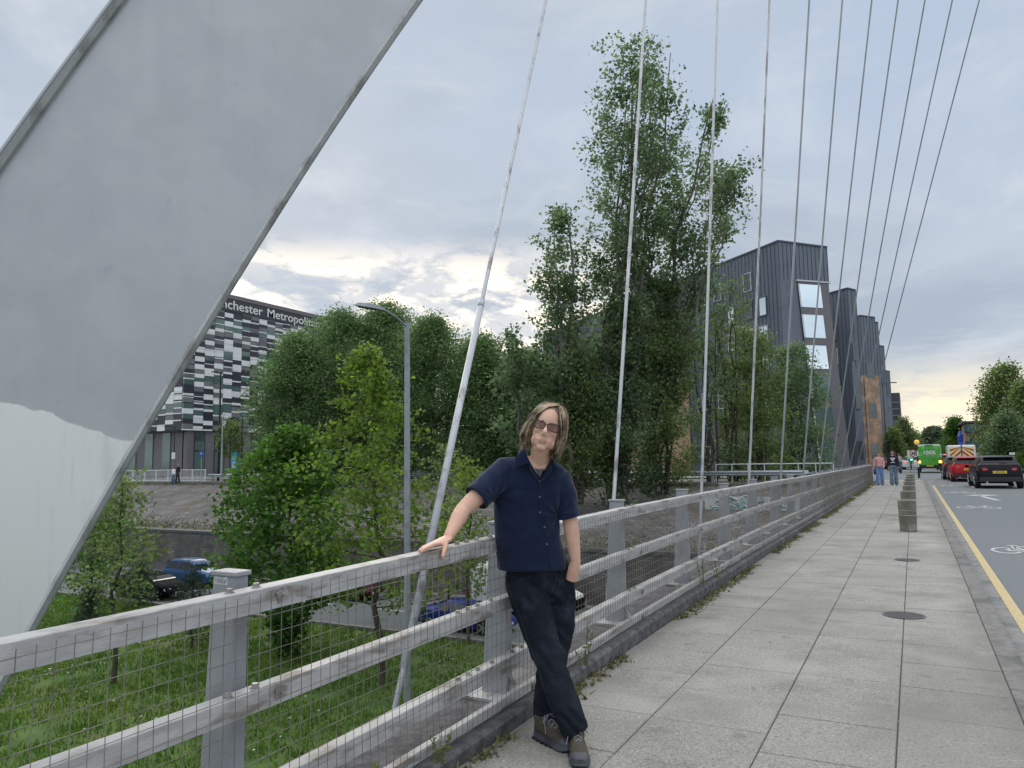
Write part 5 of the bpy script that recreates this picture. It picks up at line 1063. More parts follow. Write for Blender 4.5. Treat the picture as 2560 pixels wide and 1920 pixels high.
p = onz(2431, 1205, -.1); vehicle('hatchback_car', 'bright red hatchback with yellow rear plate just beyond the black one', 'car', HATCH, paint('red', (.42, .012, .02)), 4.0, (p[0]-.1, p[1], -.1), .03, G6, plate='MT69 UKN')
p = onz(2406, 1200, -.1); vehicle('hatchback_car', 'dark grey hatchback mostly hidden left of the red one', 'car', HATCH, paint('graphite', (.03, .032, .036)), 4.0, (p[0]-.1, p[1], -.1), .0, G6, plate='YD18 PLO')
p = at(2366, 1160, 78); vehicle('people_carrier', 'grey people carrier with lit tail lamps right of the green van', 'car', SUV, paint('grey', (.13, .13, .16)), 4.5, (p[0], p[1], -.1), -.02, G6, lit=True, plate='KN16 WEU')
p = at(2277, 1160, 82); vehicle('hatchback_car', 'white car with glowing brake lamps behind the bollards', 'car', HATCH, paint('white', (.7, .71, .72), 0.), 4.3, (p[0], p[1], -.1), -.06, G6, lit=True, plate='FX65 BDA', spoiler=False)
p = onz(2263, 1180, -.1); vehicle('hatchback_car', 'dark car half hidden beyond the white car with brake lamps', 'car', HATCH, paint('slate', (.05, .055, .07)), 4.3, (p[0]-1.4, p[1]+16, -.1), -.06, G6, lit=True, plate='BV12 RRO')
# cars on the sunken road
G7 = 'cars on the sunken road'
p = onz(300, 1480, LOWZ); vehicle('saloon_car', 'black saloon with white front plate on the sunken road behind the pines', 'car', SALOON, mat('dull black paint', (.006, .007, .010), rough=.6, spec=.02), 4.8, (-41.6, 29.3, LOWZ), -math.pi/2-.0, G7, spoiler=False, plate='HX05 WOR')
vehicle('suv_car', 'metallic blue tall car behind the black saloon on the sunken road', 'car', SUV, paint('blue', (.03, .075, .18), .5), 4.4, (-42.4, 33.2, LOWZ), -math.pi/2, G7, spoiler=False, plate='PE17 ZDN')
vehicle('sports_car', 'bright blue low sports car seen through the mesh near the lamp post', 'car', SPORT, paint('vivid blue', (.015, .035, .20), .4), 4.4, (-20.3, 29.6, LOWZ), -math.pi/2, G7, spoiler=False, wr=.36, plate='R5 DXA')
vehicle('hatchback_car', 'dark red car partly hidden behind the dense green tree on the sunken road', 'car', HATCH, paint('maroon', (.05, .008, .01)), 4.0, (-30.4, 33.6, LOWZ), -math.pi/2, G7, spoiler=False, plate='MA08 KLE')
# vans
def van(name, label, pm, loc, rz, L=5.6, W=1.0, H=2.5, st=None):
    t = thing(name, label, 'van', loc, rz, 'vans and trucks'); mb = MB()
    st = st or [(0, .45, W*.93, H-.12), (.10, .40, W*.98, H-.02), (.5, .38, W, H), (L*.60, .38, W, H), (L*.70, .38, W, H-.1), (L*.84, .38, W, H*.62), (L*.86, .38, W, H*.56), (L*.98, .42, W*.93, H*.46), (L, .5, W*.8, H*.32)]
    mb.ring([[(w*.93, y, zb), (w, y, zb+.25), (w, y, zb+(zt-zb)*.5), (w*.93, y, zb+(zt-zb)*.9), (w*.84, y, zt), (-w*.84, y, zt), (-w*.93, y, zb+(zt-zb)*.9), (-w, y, zb+(zt-zb)*.5), (-w, y, zb+.25), (-w*.93, y, zb)] for y, zb, w, zt in st]); obj('body', mb, pm, t, local=True, bevel=.03)
    mb = MB(); mb.box(-W*.97, W*.97, -.06, .1, .38, .70); obj('rear_bumper', mb, m_trim, t, local=True, bevel=.02); mb = MB(); mb.box(-.26, .26, -.085, -.055, .56, .67); pl = obj('rear_plate', mb, m_plateY, t, local=True)
    o = text_mesh('VE22 GRN', .085, frameM((0, -.088, .585), (1, 0, 0), (0, 0, 1)), .001, m_black, 'lettering', None, 'CENTER'); o.parent = pl
    for sgn in (-1, 1):
        wheel(t, sgn*(W-.13), L*.2, .35, side=sgn); wheel(t, sgn*(W-.13), L*.83, .35, side=sgn)
        mb = MB(); mb.box(min(sgn*W*.86, sgn*W*1.0), max(sgn*W*.86, sgn*W*1.0), -.02, .06, .85, 1.35); tl = obj('tail_light', mb, m_tail, t, local=True, bevel=.01); mb = MB(); mb.box(min(sgn*W*.70, sgn*W*.93), max(sgn*W*.70, sgn*W*.93), -.035, -.022, .86, 1.06); obj('indicator', mb, m_amber, tl, local=True)
        f = MB(); f.quad((sgn*(W+.01), L*.66, 1.35), (sgn*(W+.01), L*.8, 1.35), (sgn*(W*.96+.01), L*.74, H*.82), (sgn*(W*.96+.01), L*.66, H*.82)); obj('side_window', f, m_cglass, t, local=True)
    mb = MB(); mb.quad((-W*.8, L*.705, H-.1), (W*.8, L*.705, H-.1), (W*.9, L*.845, H*.63), (-W*.9, L*.845, H*.63)); obj('windscreen', mb, m_cglass, t, local=True)
    return t
m_vang = paint('green', (.10, .40, .06), 0.)
p = at(2327, 1190, 66); g = van('delivery_van', 'bright green delivery van with white 100% lettering on its rear doors and lit indicators', m_vang, (p[0], p[1], -.1), -.02)
mb = MB(); W, H = 1.0, 2.5
for sgn in (-1, 1): mb.ring([[(sgn*W*.93, -.012, 1.4), (sgn*W*.86, -.012, 1.4), (sgn*W*.80, .03, H-.16), (sgn*W*.88, .03, H-.2)], [(sgn*W*.93, .05, 1.4), (sgn*W*.86, .05, 1.4), (sgn*W*.80, .09, H-.16), (sgn*W*.88, .09, H-.2)]])
mb.box(-W*.86, W*.86, .0, .12, H-.16, H-.03); obj('white_surround', mb, m_signw, g, local=True); mb = MB(); mb.box(-.32, .32, -.02, .05, H-.14, H-.07); obj('roof_lamp', mb, m_trim, g, local=True)
mb = MB(); mb.box(-.006, .006, -.02, .0, .75, H-.18); mb.box(-.75, .75, -.016, .0, 2.02, 2.03); mb.box(.2, .42, -.03, 0, 1.12, 1.16); obj('door_seam', mb, m_trim, g, local=True)
text_mesh('100%', .46, frameM((0, -.03, 1.62), (1, 0, 0), (0, 0, 1)), .006, m_signw, 'lettering', None, 'CENTER', bold=.012).parent = g
text_mesh('ELECTRIC', .17, frameM((.08, -.03, 1.42), (1, 0, 0), (0, 0, 1)), .006, mat('pale green', (.45, .7, .4)), 'lettering', None, 'CENTER').parent = g
for cx, cz_ in ((-.68, 1.6), (-.5, 2.18), (.55, 2.15), (.72, 1.5)):
    for k in range(4): mb = MB(); a = k*1.57+.4; mb.add([(cx+math.cos(a)*.05, -.03, cz_+math.sin(a)*.05), (cx+math.cos(a+.4)*.14, -.03, cz_+math.sin(a+.4)*.14), (cx+math.cos(a+.9)*.13, -.03, cz_+math.sin(a+.9)*.13)], [(0, 1, 2)]); obj('leaf_motif', mb, m_signw, g, local=True)
m_vanw = paint('van white', (.72, .73, .74), 0.)
q = onz(1072, 1545, LOWZ); van('panel_van', 'white panel van on the sunken road behind the man', m_vanw, (-19.6, 33.2, LOWZ), -math.pi/2, L=5.4, H=2.45)
# recovery truck with chevrons and a blue folded crane
P = at(2407, 1165, 62); tr = thing('recovery_truck', 'white truck with red and yellow chevron back and blue folded crane above the red car', 'truck', (P[0], P[1], -.1), 0, 'vans and trucks')
mb = MB(); mb.box(-1.0, 1.0, 0, 4.8, .5, 2.35); obj('body', mb, m_vanw, tr, local=True, bevel=.12); mb = MB(); mb.quad((-.86, -.01, .9), (.86, -.01, .9), (.86, -.01, 2.2), (-.86, -.01, 2.2)); pn = obj('chevron_board', mb, mat('chevron yellow', (.8, .68, .25), rough=.5), tr, local=True)
mb = MB()
for sgn in (-1, 1):
    for k in range(4):
        z = .75+k*.42; pts_ = [(sgn*.06, z+.55), (sgn*.84, z-.2), (sgn*.84, z), (sgn*.06, z+.75)]; pts_ = [(x, min(2.19, max(.91, zz))) for x, zz in pts_]; mb.add([(x, -.02, z_) for x, z_ in pts_], [(0, 1, 2, 3)])
obj('stripes', mb, mat('chevron red', (.4, .05, .04), rough=.5), pn, local=True); mb = MB(); mb.box(-1.0, 1.0, -.02, .1, .4, .8); obj('rear_bumper', mb, m_trim, tr, local=True)
m_crane = mat('crane blue', (.02, .06, .3), rough=.4); mb = MB(); mb.ring([[(-.16, y, 2.3), (.16, y, 2.3), (.16, y, 2.6), (-.16, y, 2.6)] for y in (.5, 1.3)]); mb.tube([(0, .9, 2.5), (-.08, .7, 3.1), (.02, .9, 3.5)], [.16, .14, .1], n=6); mb.tube([(.14, 1, 2.5), (.18, .8, 3.2), (.0, .9, 3.5)], .07, n=6); mb.tube([(0, -.03, 2.4), (0, -.05, 1.5)], .045, n=6); obj('crane', mb, m_crane, tr, local=True)
for sgn in (-1, 1): wheel(tr, sgn*.85, 1, .38, side=sgn); wheel(tr, sgn*.85, 3.9, .38, side=sgn); mb = MB(); mb.box(min(sgn*.88, sgn*.99), max(sgn*.88, sgn*.99), -.03, .02, .9, 1.15); obj('tail_light', mb, m_tail, tr, local=True)
# ================================================================== PEOPLE
def Q(px, py, dep): return Vector(at(px, py, dep))
def c3(x, y): return 1000+x*.28326, 980+y*.28326          # reading helpers for the enlarged photo
def c4(x, y): return 1200+x*.3255, 1380+y*.3255
RT, UP, TW = Vector(CAMR), Vector((0, 0, 1)), -Vector((CAMF[0], CAMF[1], 0)).normalized()    # right, up, towards the camera
m_skin = mat('skin', (.62, .37, .275), (.68, .43, .325), scale=9, rough=.5, bump=.08, bscale=260, c3=(.58, .30, .225), s3=6, spec=.35)
m_skin.node_tree.nodes['Principled BSDF'].inputs['Subsurface Weight'].default_value = .12; m_skin.node_tree.nodes['Principled BSDF'].inputs['Subsurface Radius'].default_value = (.012, .005, .003)
m_lip = mat('lip skin', (.55, .27, .21), rough=.4)
m_shirt = mat('navy shirt cotton', (.006, .013, .042), (.009, .018, .052), scale=14, rough=.85, bump=.25, bscale=700, sheen=.15, spec=.2)
m_jean = mat('dark denim', (.006, .009, .016), (.011, .015, .024), scale=7, rough=.9, bump=.3, bscale=500, c3=(.024, .032, .045), s3=4.5, spec=.2)
m_hair = mat('ash brown hair', (.11, .072, .046), (.50, .39, .27), scale=16, rough=.5, island=.65, spec=.4)
m_shoe = mat('brown grey suede', (.05, .042, .032), (.08, .066, .048), scale=14, rough=.85, bump=.3)
m_rubber = mat('grey rubber', (.045, .05, .062), (.085, .092, .11), scale=9, rough=.6)
m_lace = mat('boot lace', (.22, .23, .26), rough=.8)
man = thing('person', 'man in navy shirt, dark jeans and glasses leaning on the parapet', 'person', onz(1400, 1870))
# ---------- head frame
HD = 4.12; HO = Q(1280+728*.12056, 980+742*.12056, HD)+(-TW)*.085
roll = math.radians(16); HR = (RT*math.cos(roll)-UP*math.sin(roll)).normalized(); HU = (UP*math.cos(roll)+RT*math.sin(roll)).normalized(); HF = HR.cross(HU).normalized()
if HF.dot(TW) < 0: HF = -HF
pit = .10; HU2 = (HU*math.cos(pit)-HF*math.sin(pit)); HF = (HF*math.cos(pit)+HU*math.sin(pit)); HU = HU2
yaw = -.07; HR2 = HR*math.cos(yaw)-HF*math.sin(yaw); HF = HF*math.cos(yaw)+HR*math.sin(yaw); HR = HR2
HM = Matrix((HR, HF, HU)).transposed()        # local x right(image), y towards camera, z up
def hp(u, v, d): return HO+HR*u+HU*v+HF*d
sk = MB()
def ell(mb, c, r, R=None): mb.sphere(c, r, 20, 14, R if R is not None else HM)
ell(sk, hp(0, .035, -.01), (.074, .098, .094)); ell(sk, hp(0, .055, .03), (.060, .052, .058))
ell(sk, hp(0, -.030, .016), (.070, .066, .074)); ell(sk, hp(0, -.085, .028), (.052, .052, .042)); ell(sk, hp(0, -.118, .050), (.027, .026, .020))
for s in (-1, 1):
    ell(sk, hp(s*.049, -.075, .004), (.020, .045, .036)); ell(sk, hp(s*.038, -.030, .058), (.023, .022, .018)); ell(sk, hp(s*.028, -.072, .056), (.022, .018, .025))
    ell(sk, hp(s*.026, .016, .068), (.024, .014, .009)); ell(sk, hp(s*.0115, -.050, .094), (.009, .010, .0085)); ell(sk, hp(s*.031, -.002, .060), (.016, .012, .009)); ell(sk, hp(s*.073, -.015, -.005), (.009, .018, .030))
sk.tube([hp(0, .012, .070), hp(0, -.015, .090), hp(0, -.040, .108), hp(0, -.050, .104)], [.009, .0105, .0135, .010], n=10)
ell(sk, hp(0, -.0800, .080), (.029, .0115, .0038)); ell(sk, hp(0, -.0900, .079), (.023, .0105, .0042)); ell(sk, hp(0, -.066, .078), (.016, .014, .012))
# ---------- neck, trunk, legs, arms: one skin
NB = Q(1350, 1168, 4.30); sk.tube([hp(0, -.03, -.03), hp(0, -.10, -.025), NB+Vector((0, 0, .01)), NB-Vector((0, 0, .06))-TW*.05], [.055, .058, .064, .06], n=16)
def tor(px, py, dep, hw, hd): return (Q(px, py, dep), hw, hd)
core = [tor(1346, 1175, 4.33, .10, .07), tor(1330, 1200, 4.36, .165, .09), tor(1322, 1260, 4.38, .16, .10), tor(1320, 1340, 4.40, .15, .095), tor(1340, 1430, 4.43, .155, .10), tor(1350, 1475, 4.43, .14, .095)]
def loft(mb, secs, n=28, tilt=None, pw=1.):
    rings = []
    for c, hw, hd in secs:
        R_ = []
        for j in range(n):
            a = 2*math.pi*j/n; ca, sa = math.cos(a), math.sin(a); R_.append(c+RT*hw*abs(ca)**pw*(1 if ca > 0 else -1)+TW*hd*abs(sa)**pw*(1 if sa > 0 else -1))
        rings.append(R_)
    mb.ring(rings)
loft(sk, core)
RLEG = [(Q(1305, 1450, 4.42), .10), (Q(1350, 1560, 4.30), .088), (Q(1376, 1655, 4.14), .066), (Q(1412, 1745, 3.97), .058), (Q(1440, 1836, 3.87), .042)]
LLEG = [(Q(1395, 1450, 4.46), .10), (Q(1400, 1545, 4.41), .084), (Q(1382, 1645, 4.31), .062), (Q(1368, 1730, 4.19), .055), (Q(1364, 1822, 4.08), .042)]
for L_ in (RLEG, LLEG): sk.tube([p for p, r in L_], [r*.82 for p, r in L_], n=14)
SH_R, EL_R = Q(1258, 1178, 4.34), Q(1157, 1276, 4.16); TOPZ = 1.052+cz(3.3)
wr_w = onx(1120, 1344, -2.20); WR = Vector(wr_w)
sk.tube([SH_R, SH_R.lerp(EL_R, .55), SH_R.lerp(EL_R, .85), EL_R, EL_R.lerp(WR, .3), EL_R.lerp(WR, .7), WR], [.062, .053, .047, .044, .0455, .034, .0265], n=14)
SH_L, EL_L, WL = Q(1398, 1196, 4.36), Q(1425, 1300, 4.36), Q(1439, 1402, 4.34); sk.tube([SH_L, SH_L.lerp(EL_L, .6), EL_L, EL_L.lerp(WL, .3), EL_L.lerp(WL, .75), WL, Q(1436, 1420, 4.35), Q(1428, 1450, 4.36)], [.058, .051, .044, .0455, .036, .029, .036, .034], n=14)
# right hand spread on the rail: palm, four fingers along the rail, thumb hooked over the near edge
def railpt(px, dx, dz): p = onx(px, 1370, -2.20+dx); return Vector((-2.20+dx, p[1], 1.052+cz(p[1])+dz))
K0 = railpt(1104, .0, .030)
sk.tube([WR+Vector((0, 0, -.004)), WR.lerp(K0, .5), K0], [(.020, .030), (.018, .036), (.015, .038)], n=14, ref=(0, 0, 1))
sk.tube([WR.lerp(K0, .4), K0.lerp(railpt(1085, .0, .026), .7)], [(.017, .040), (.014, .041)], n=14, ref=(0, 0, 1))
FY = [(.030, 1083, 1066, 1052, .0098), (.010, 1081, 1062, 1046.5, .0102), (-.011, 1083, 1066, 1051, .0098), (-.030, 1087, 1074, 1062, .0085)]
for dx, a, b, c, r in FY:
    pa, pb, pc = railpt(a, dx*.95, .030), railpt(b, dx*1.15, .024), railpt(c, dx*1.25, .0085); pm = pb.lerp(pc, .55)+Vector((0, 0, .004)); k = K0.lerp(pa, .3); k.z -= .004
    sk.tube([k, pa, pb, pm, pc], [r*1.15, r*1.18, r*1.0, r*.95, r*.72], n=10)
t0 = railpt(1113, .022, .030); t1 = Vector(onx(1110, 1378, -2.150)); t2 = Vector(onx(1107, 1391, -2.142)); t3 = Vector(onx(1105.5, 1400, -2.146))
sk.tube([t0, t0.lerp(t1, .5)+Vector((.004, 0, .004)), t1, t2, t3], [.018, .0155, .0125, .0115, .008], n=10)
def skinfn(co, nr, me):
    lipc = hp(0, -.084, .088); cen = np.zeros(3)
    mi = []
    for p in me.polygons:
        c = p.center-HO; u, v, d = c.dot(HR), c.dot(HU), c.dot(HF)
        mi.append(1 if abs(u) < .025-abs(v+.085)*.6 and -.096 < v < -.0755 and d > .07 else 0)
    me.polygons.foreach_set('material_index', mi)
    # mouth crease, eye hollows
    L = co-np.array(HO); u, v, d = L @ np.array(HR), L @ np.array(HU), L @ np.array(HF); f = d > .04
    g = np.exp(-((v+.0848)/.0022)**2)*np.exp(-(u/.024)**4)*.0045
    for s in (-1, 1): g = g+np.exp(-((v-.000)/.009)**2-((u-s*.031)/.014)**2)*.007+np.exp(-((v+.06-(abs(0)))/.012)**2-((u-s*.031)/.004)**2)*.0022
    co = co-np.array(HF)[None]*(g*f)[:, None]; return co
body = blob('body', sk, [m_skin, m_lip], man, .0042, 3, skinfn)
# eyes, brows
for s in (-1, 1):
    mb = MB(); mb.sphere(hp(s*.031, -.001, .0655), .0115, 14, 10, HM); mb.sphere(hp(s*.031, -.003, .0735), (.0052, .0042, .0052), 12, 8, HM, m=1); obj('eye', mb, [mat('eye white', (.5, .47, .45), rough=.2), mat('iris', (.03, .025, .02), rough=.1)], man, smooth=True)
    mb = MB(); mb.tube([hp(s*.012, .021, .081), hp(s*.028, .026, .079), hp(s*.046, .019, .066)], [(.003, .0026), (.0036, .003), (.0015, .001)], n=6); obj('eyebrow', mb, m_hair, man)
# glasses
gl = None; mb = MB(); m_gf = mat('glasses frame', (.012, .006, .007), rough=.3); m_gl = mat('brown tinted lens', (.16, .075, .055), rough=.1, alpha=.58, spec=.35)
def lens(s):
    P_ = []
    for j in range(28):
        a = 2*math.pi*j/28; ca, sa = math.cos(a), math.sin(a); x = .0325*abs(ca)**.62*(1 if ca > 0 else -1); z = .0195*abs(sa)**.62*(1 if sa > 0 else -1); z += .003*(x*s > 0)*(sa > 0)-(.004 if sa < 0 and x*s < 0 else 0)*0; xx = s*.0385+x*(1.0 if sa > 0 else .90); P_.append(hp(xx, -.002+z,   .094-abs(xx)**2*3.6))
    return P_
for s in (-1, 1): q = lens(s); mb.tube(q+[q[0]], .0029, n=6); mb.tube([hp(s*.071, .006, .076), hp(s*.079, .005, .060), hp(s*.082, .0, .0)], .0024, n=6); mb.tube([hp(s*.009, -.008, .088), hp(s*.011, -.014, .083)], .0015, n=4)
mb.tube([hp(-.0075, .006, .094), hp(0, .009, .0965), hp(.0075, .006, .094)], .0023, n=6); gl = obj('glasses', mb, m_gf, man)
for s in (-1, 1): mb = MB(); q = lens(s); mb.add(q, [tuple(range(28))]); obj('lens', mb, m_gl, gl)
# ---------- hair: scalp mass plus combed strands, read from the photo in enlarged pixels
def hq(x, y, d): return Q(1280+x*.12056, 980+y*.12056, HD)+TW*(d-.085)
HA = Vector(hp(0, .05, -.03))
hm = MB(); ell(hm, hp(.004, .054, -.026), (.088, .100, .090)); hm.tube([hp(-.060, .07, -.01), hp(-.092, .02, -.015), hp(-.100, -.05, -.018), hp(-.092, -.09, -.02)], [(.016, .040), (.014, .045), (.013, .042), (.009, .026)], n=12, ref=HR)
hm.tube([hp(.066, .07, -.01), hp(.090, .02, -.01), hp(.098, -.05, -.014), hp(.092, -.11, -.018), hp(.074, -.138, -.02)], [(.016, .042), (.014, .046), (.014, .044), (.014, .036), (.010, .022)], n=12, ref=HR)
ell(hm, hp(0, -.04, -.075), (.078, .04, .10))
hair = blob('hair', hm, [m_hair], man, .005, 4)
V = []; W_ = []
def strand(P_, w, side):
    n = len(P_)
    for i in range(n-1):
        a, b = P_[i], P_[i+1]; t_ = (b-a).normalized(); nn = ((a+b)/2-HA).normalized(); s_ = t_.cross(nn).normalized(); wa, wb = w*(1-.6*(i/n)), w*(1-.6*((i+1)/n)); V.extend([a-s_*wa, a+s_*wa, b+s_*wb, b-s_*wb])
def spl(P_, n):
    out = []; k = len(P_)-1
    for i in range(n+1):
        t = i/n*k; j = min(k-1, int(t)); f = t-j; p0, p1, p2, p3 = P_[max(0, j-1)], P_[j], P_[j+1], P_[min(k, j+2)]
        out.append(.5*((2*p1)+(p2-p0)*f+(2*p0-5*p1+4*p2-p3)*f*f+(3*p1-p0-3*p2+p3)*f**3))
    return out
GL_o = [hp(.030, .153, -.01), hp(-.030, .150, .0), hp(-.072, .115, .0), hp(-.102, .055, -.0), (hp(-.117, -.015, -.004)), hp(-.119, -.070, -.006), hp(-.108, -.108, -.01), hp(-.112, -.128, .0)]
GL_i = [hp(.032, .134, .040), hp(-.016, .112, .066), hp(-.056, .066, .070), hp(-.080, .022, .054), hp(-.095, -.025, .030), hp(-.098, -.065, .016), hp(-.090, -.092, .008), hp(-.094, -.104, .012)]
GR_o = [hp(.036, .155, -.01), hp(.066, .142, .0), hp(.094, .100, .0), hp(.108, .035, -.0), hp(.116, -.035, -.004), hp(.112, -.095, -.008), hp(.090, -.145, -.012), hp(.070, -.160, .0)]
GR_i = [hp(.038, .126, .045), hp(.050, .098, .062), hp(.064, .060, .062), hp(.078, .015, .046), hp(.087, -.035, .028), hp(.091, -.080, .014), hp(.080, -.115, .006), hp(.066, -.132, .002)]
GL_b = [p-HF*.10+HR*.03 for p in GL_o]; GR_b = [p-HF*.10-HR*.03 for p in GR_o]
for oo, ii, bb, n in ((GL_o, GL_i, GL_b, 74), (GR_o, GR_i, GR_b, 74)):
    for k in range(n):
        f = (k+rnd.random())/n*1.6; A_, B_, t_ = (ii, oo, f) if f < 1 else (oo, bb, (f-1)/.6)
        off = rnd.gauss(0, .0055); ph = rnd.random()*6; am = rnd.uniform(.001, .0032); e = rnd.uniform(.84, 1.06); tip = Vector((rnd.gauss(0, .012), rnd.gauss(0, .008), rnd.gauss(0, .006))); sw = HR*rnd.gauss(0, .004)
        for q_ in range(20):
            tt = min(1, max(0, t_+rnd.gauss(0, .022))); jj = Vector((rnd.gauss(0, .0016), rnd.gauss(0, .0016), rnd.gauss(0, .0016))); P_ = []
            for q, (a, b) in enumerate(zip(A_, B_)):
                c = a.lerp(b, tt); o_ = (c-HA).normalized(); P_.append(c+jj*(.4+q*.2)+o_*(off*(.4+.1*q)+am*q*.6*math.sin(q*1.5+ph))+sw*q*.4+(tip*((q/7)**3)))
            P_ = spl(P_, 14); strand(P_[:max(6, int(15*e*rnd.uniform(.93, 1.03)))], rnd.uniform(.0007, .0018), 1)
for k in range(26):
    a = hp(.03+rnd.gauss(0, .02), .148, -.005); P_ = [a, a+HU*.012+HR*rnd.uniform(.0, .02), a+HU*rnd.uniform(.008, .022)+HR*rnd.uniform(.01, .05)]; strand(spl(P_, 6), .0008, 1)
npmesh('strands', [tuple(v) for v in V], 4, m_hair, hair)
# ---------- shirt
def fold(co, nr, amp, fr, seed, bias=(1, 1, 1)):
    out = np.zeros(len(co))
    for i, c in enumerate(co): out[i] = noise.noise((c[0]*fr*bias[0]+seed, c[1]*fr*bias[1], c[2]*fr*bias[2]))+.5*noise.noise((c[0]*fr*2.3*bias[0]+seed, c[1]*fr*2.3*bias[1], c[2]*fr*2.3*bias[2]))
    return co+nr*(amp*out)[:, None]
st_ = MB()
loft(st_, [tor(1347, 1150, 4.30, .085, .075), tor(1343, 1160, 4.31, .125, .085), tor(1335, 1172, 4.335, .175, .095), tor(1328, 1192, 4.35, .198, .11), tor(1321, 1235, 4.37, .203, .128), tor(1317, 1290, 4.385, .192, .128), tor(1318, 1340, 4.39, .190, .125), tor(1328, 1390, 4.41, .203, .130), tor(1332, 1421, 4.42, .207, .135)], 36, pw=.86)
CU_R = Q(*c3(685, 925), 4.22); CU_L = Q(*c3(1482, 1085), 4.36)
st_.tube([Q(1290, 1178, 4.35), Q(1262, 1180, 4.345), Q(1232, 1205, 4.29), CU_R], [.085, .090, .083, .078], n=20)
st_.tube([Q(1375, 1190, 4.36), Q(1397, 1200, 4.365), Q(1412, 1240, 4.37), CU_L], [.070, .076, .071, .068], n=20)
def shirtfn(co, nr, me):
    co = fold(co, nr, .006, 7., 3., (1, 1, .45)); co = fold(co, nr, .0022, 24., 9., (1, 1, .6))
    c = np.array(Q(*c3(835, 930), 4.3)); d = co-c; r = np.linalg.norm(d, axis=1); x = d @ np.array(RT); z = d[:, 2]; ang_ = np.arctan2(z, x)
    co = co+nr*(np.sin(ang_*9+r*10)*.0048*np.exp(-(r/.16)**2))[:, None]
    c = np.array(Q(*c3(1395, 1080), 4.3)); d = co-c; r = np.linalg.norm(d, axis=1); x = d @ np.array(RT); z = d[:, 2]; ang_ = np.arctan2(z, x)
    co = co+nr*(np.sin(ang_*8+r*12)*.0052*np.exp(-(r/.15)**2))[:, None]
    return co
shirt = blob('shirt', st_, [m_shirt], man, .0055, 4, shirtfn)
# hollow looking cuffs: dark inner ring round each arm
m_in = mat('shirt inside', (.004, .006, .016), rough=.95)
for c_, p_, r in ((CU_R, EL_R, .078), (CU_L, EL_L, .068)):
    d = (c_-(SH_R if r > .07 else SH_L)).normalized(); mb = MB(); n = 28; a0 = d.orthogonal().normalized(); b0 = d.cross(a0)
    rg = lambda rr, o: [c_+d*o+a0*math.cos(2*math.pi*j/n)*rr+b0*math.sin(2*math.pi*j/n)*rr for j in range(n)]
    mb.ring([rg(r*.93, -.02), rg(r*1.02, -.004), rg(r*1.0, .012), rg(r*.95, .012)], caps=False); cuff = obj('cuff', mb, m_shirt, shirt, smooth=True)
# surface points on the shirt front for trim: cast from the eye
dg = bpy.context.evaluated_depsgraph_get(); dg.update()
def onobj(o, px, py, lift=.0):
    r = Vector(ray(px, py)).normalized(); org = Vector(EYEP)-wloc(o); ok, loc, nor, _ = o.ray_cast(org, r)
    if not ok: return None
    return loc+wloc(o)+nor*lift
def seam(o, pts, r, m, name, par, n=5, lift=.001, k=6):
    out = []
    for (a, b) in zip(pts[:-1], pts[1:]):
        for i in range(k): p = onobj(o, a[0]+(b[0]-a[0])*i/k, a[1]+(b[1]-a[1])*i/k, lift); out.append(p) if p is not None else None
    p = onobj(o, *pts[-1], lift); out.append(p) if p is not None else None
    if len(out) < 2: return None
    mb = MB(); mb.tube(out, r, n=n); return obj(name, mb, m, par, smooth=True)
m_stitch = mat('shirt seam', (.003, .006, .020), rough=.9)
seam(shirt, [c3(1222, 760), c3(1216, 900), c3(1222, 1050), c3(1262, 1200), c3(1292, 1350), c3(1325, 1545)], .0022, m_stitch, 'placket', shirt, lift=0)
seam(shirt, [c3(1262, 1180), c3(1320, 1540)], .0016, m_stitch, 'placket', shirt, lift=0)
seam(shirt, [c3(960, 855), c3(1130, 850), c3(1145, 1010), c3(1050, 1035), c3(965, 1010), c3(960, 855)], .0018, m_stitch, 'pocket', shirt, lift=0)
seam(shirt, [c3(1315, 870), c3(1430, 900), c3(1425, 1010), c3(1380, 1050), c3(1320, 1040), c3(1315, 870)], .0018, m_stitch, 'pocket', shirt, lift=0)
seam(shirt, [c3(1100, 545), c3(980, 575), c3(905, 610)], .0016, m_stitch, 'yoke_seam', shirt, lift=0)
seam(shirt, [c3(880, 600), c3(912, 700), c3(900, 830), c3(860, 930)], .0022, m_stitch, 'sleeve_seam', shirt, lift=0)
for b in ((1232, 785), (1232, 925), (1237, 1062), (1276, 1192), (1296, 1343)):
    p = onobj(shirt, *c3(*b), .002)
    if p: mb = MB(); v = (Vector(EYEP)-p).normalized(); mb.tube([p, p+v*.0025], .0058, n=14); mb.tube([p+v*.0024, p+v*.003], .003, n=8, m=1); obj('button', mb, [mat('button', (.13, .14, .17), rough=.3), m_in], shirt)
# collar: two leaves with thickness, and the band behind the neck
def panel(mb, P_, t):
    P_ = [Vector(p) for p in P_]; n = (P_[1]-P_[0]).cross(P_[2]-P_[0]).normalized(); n = n if n.dot(TW) > 0 else -n
    k = len(P_); vs = [p+n*t for p in P_]+[p-n*t for p in P_]; mb.add(vs, [tuple(range(k)), tuple(range(2*k-1, k-1, -1))]+[(i, k+i, k+(i+1) % k, (i+1) % k) for i in range(k)])
def H3(x, y, d): return Q(*c3(x, y), d)
mb = MB()
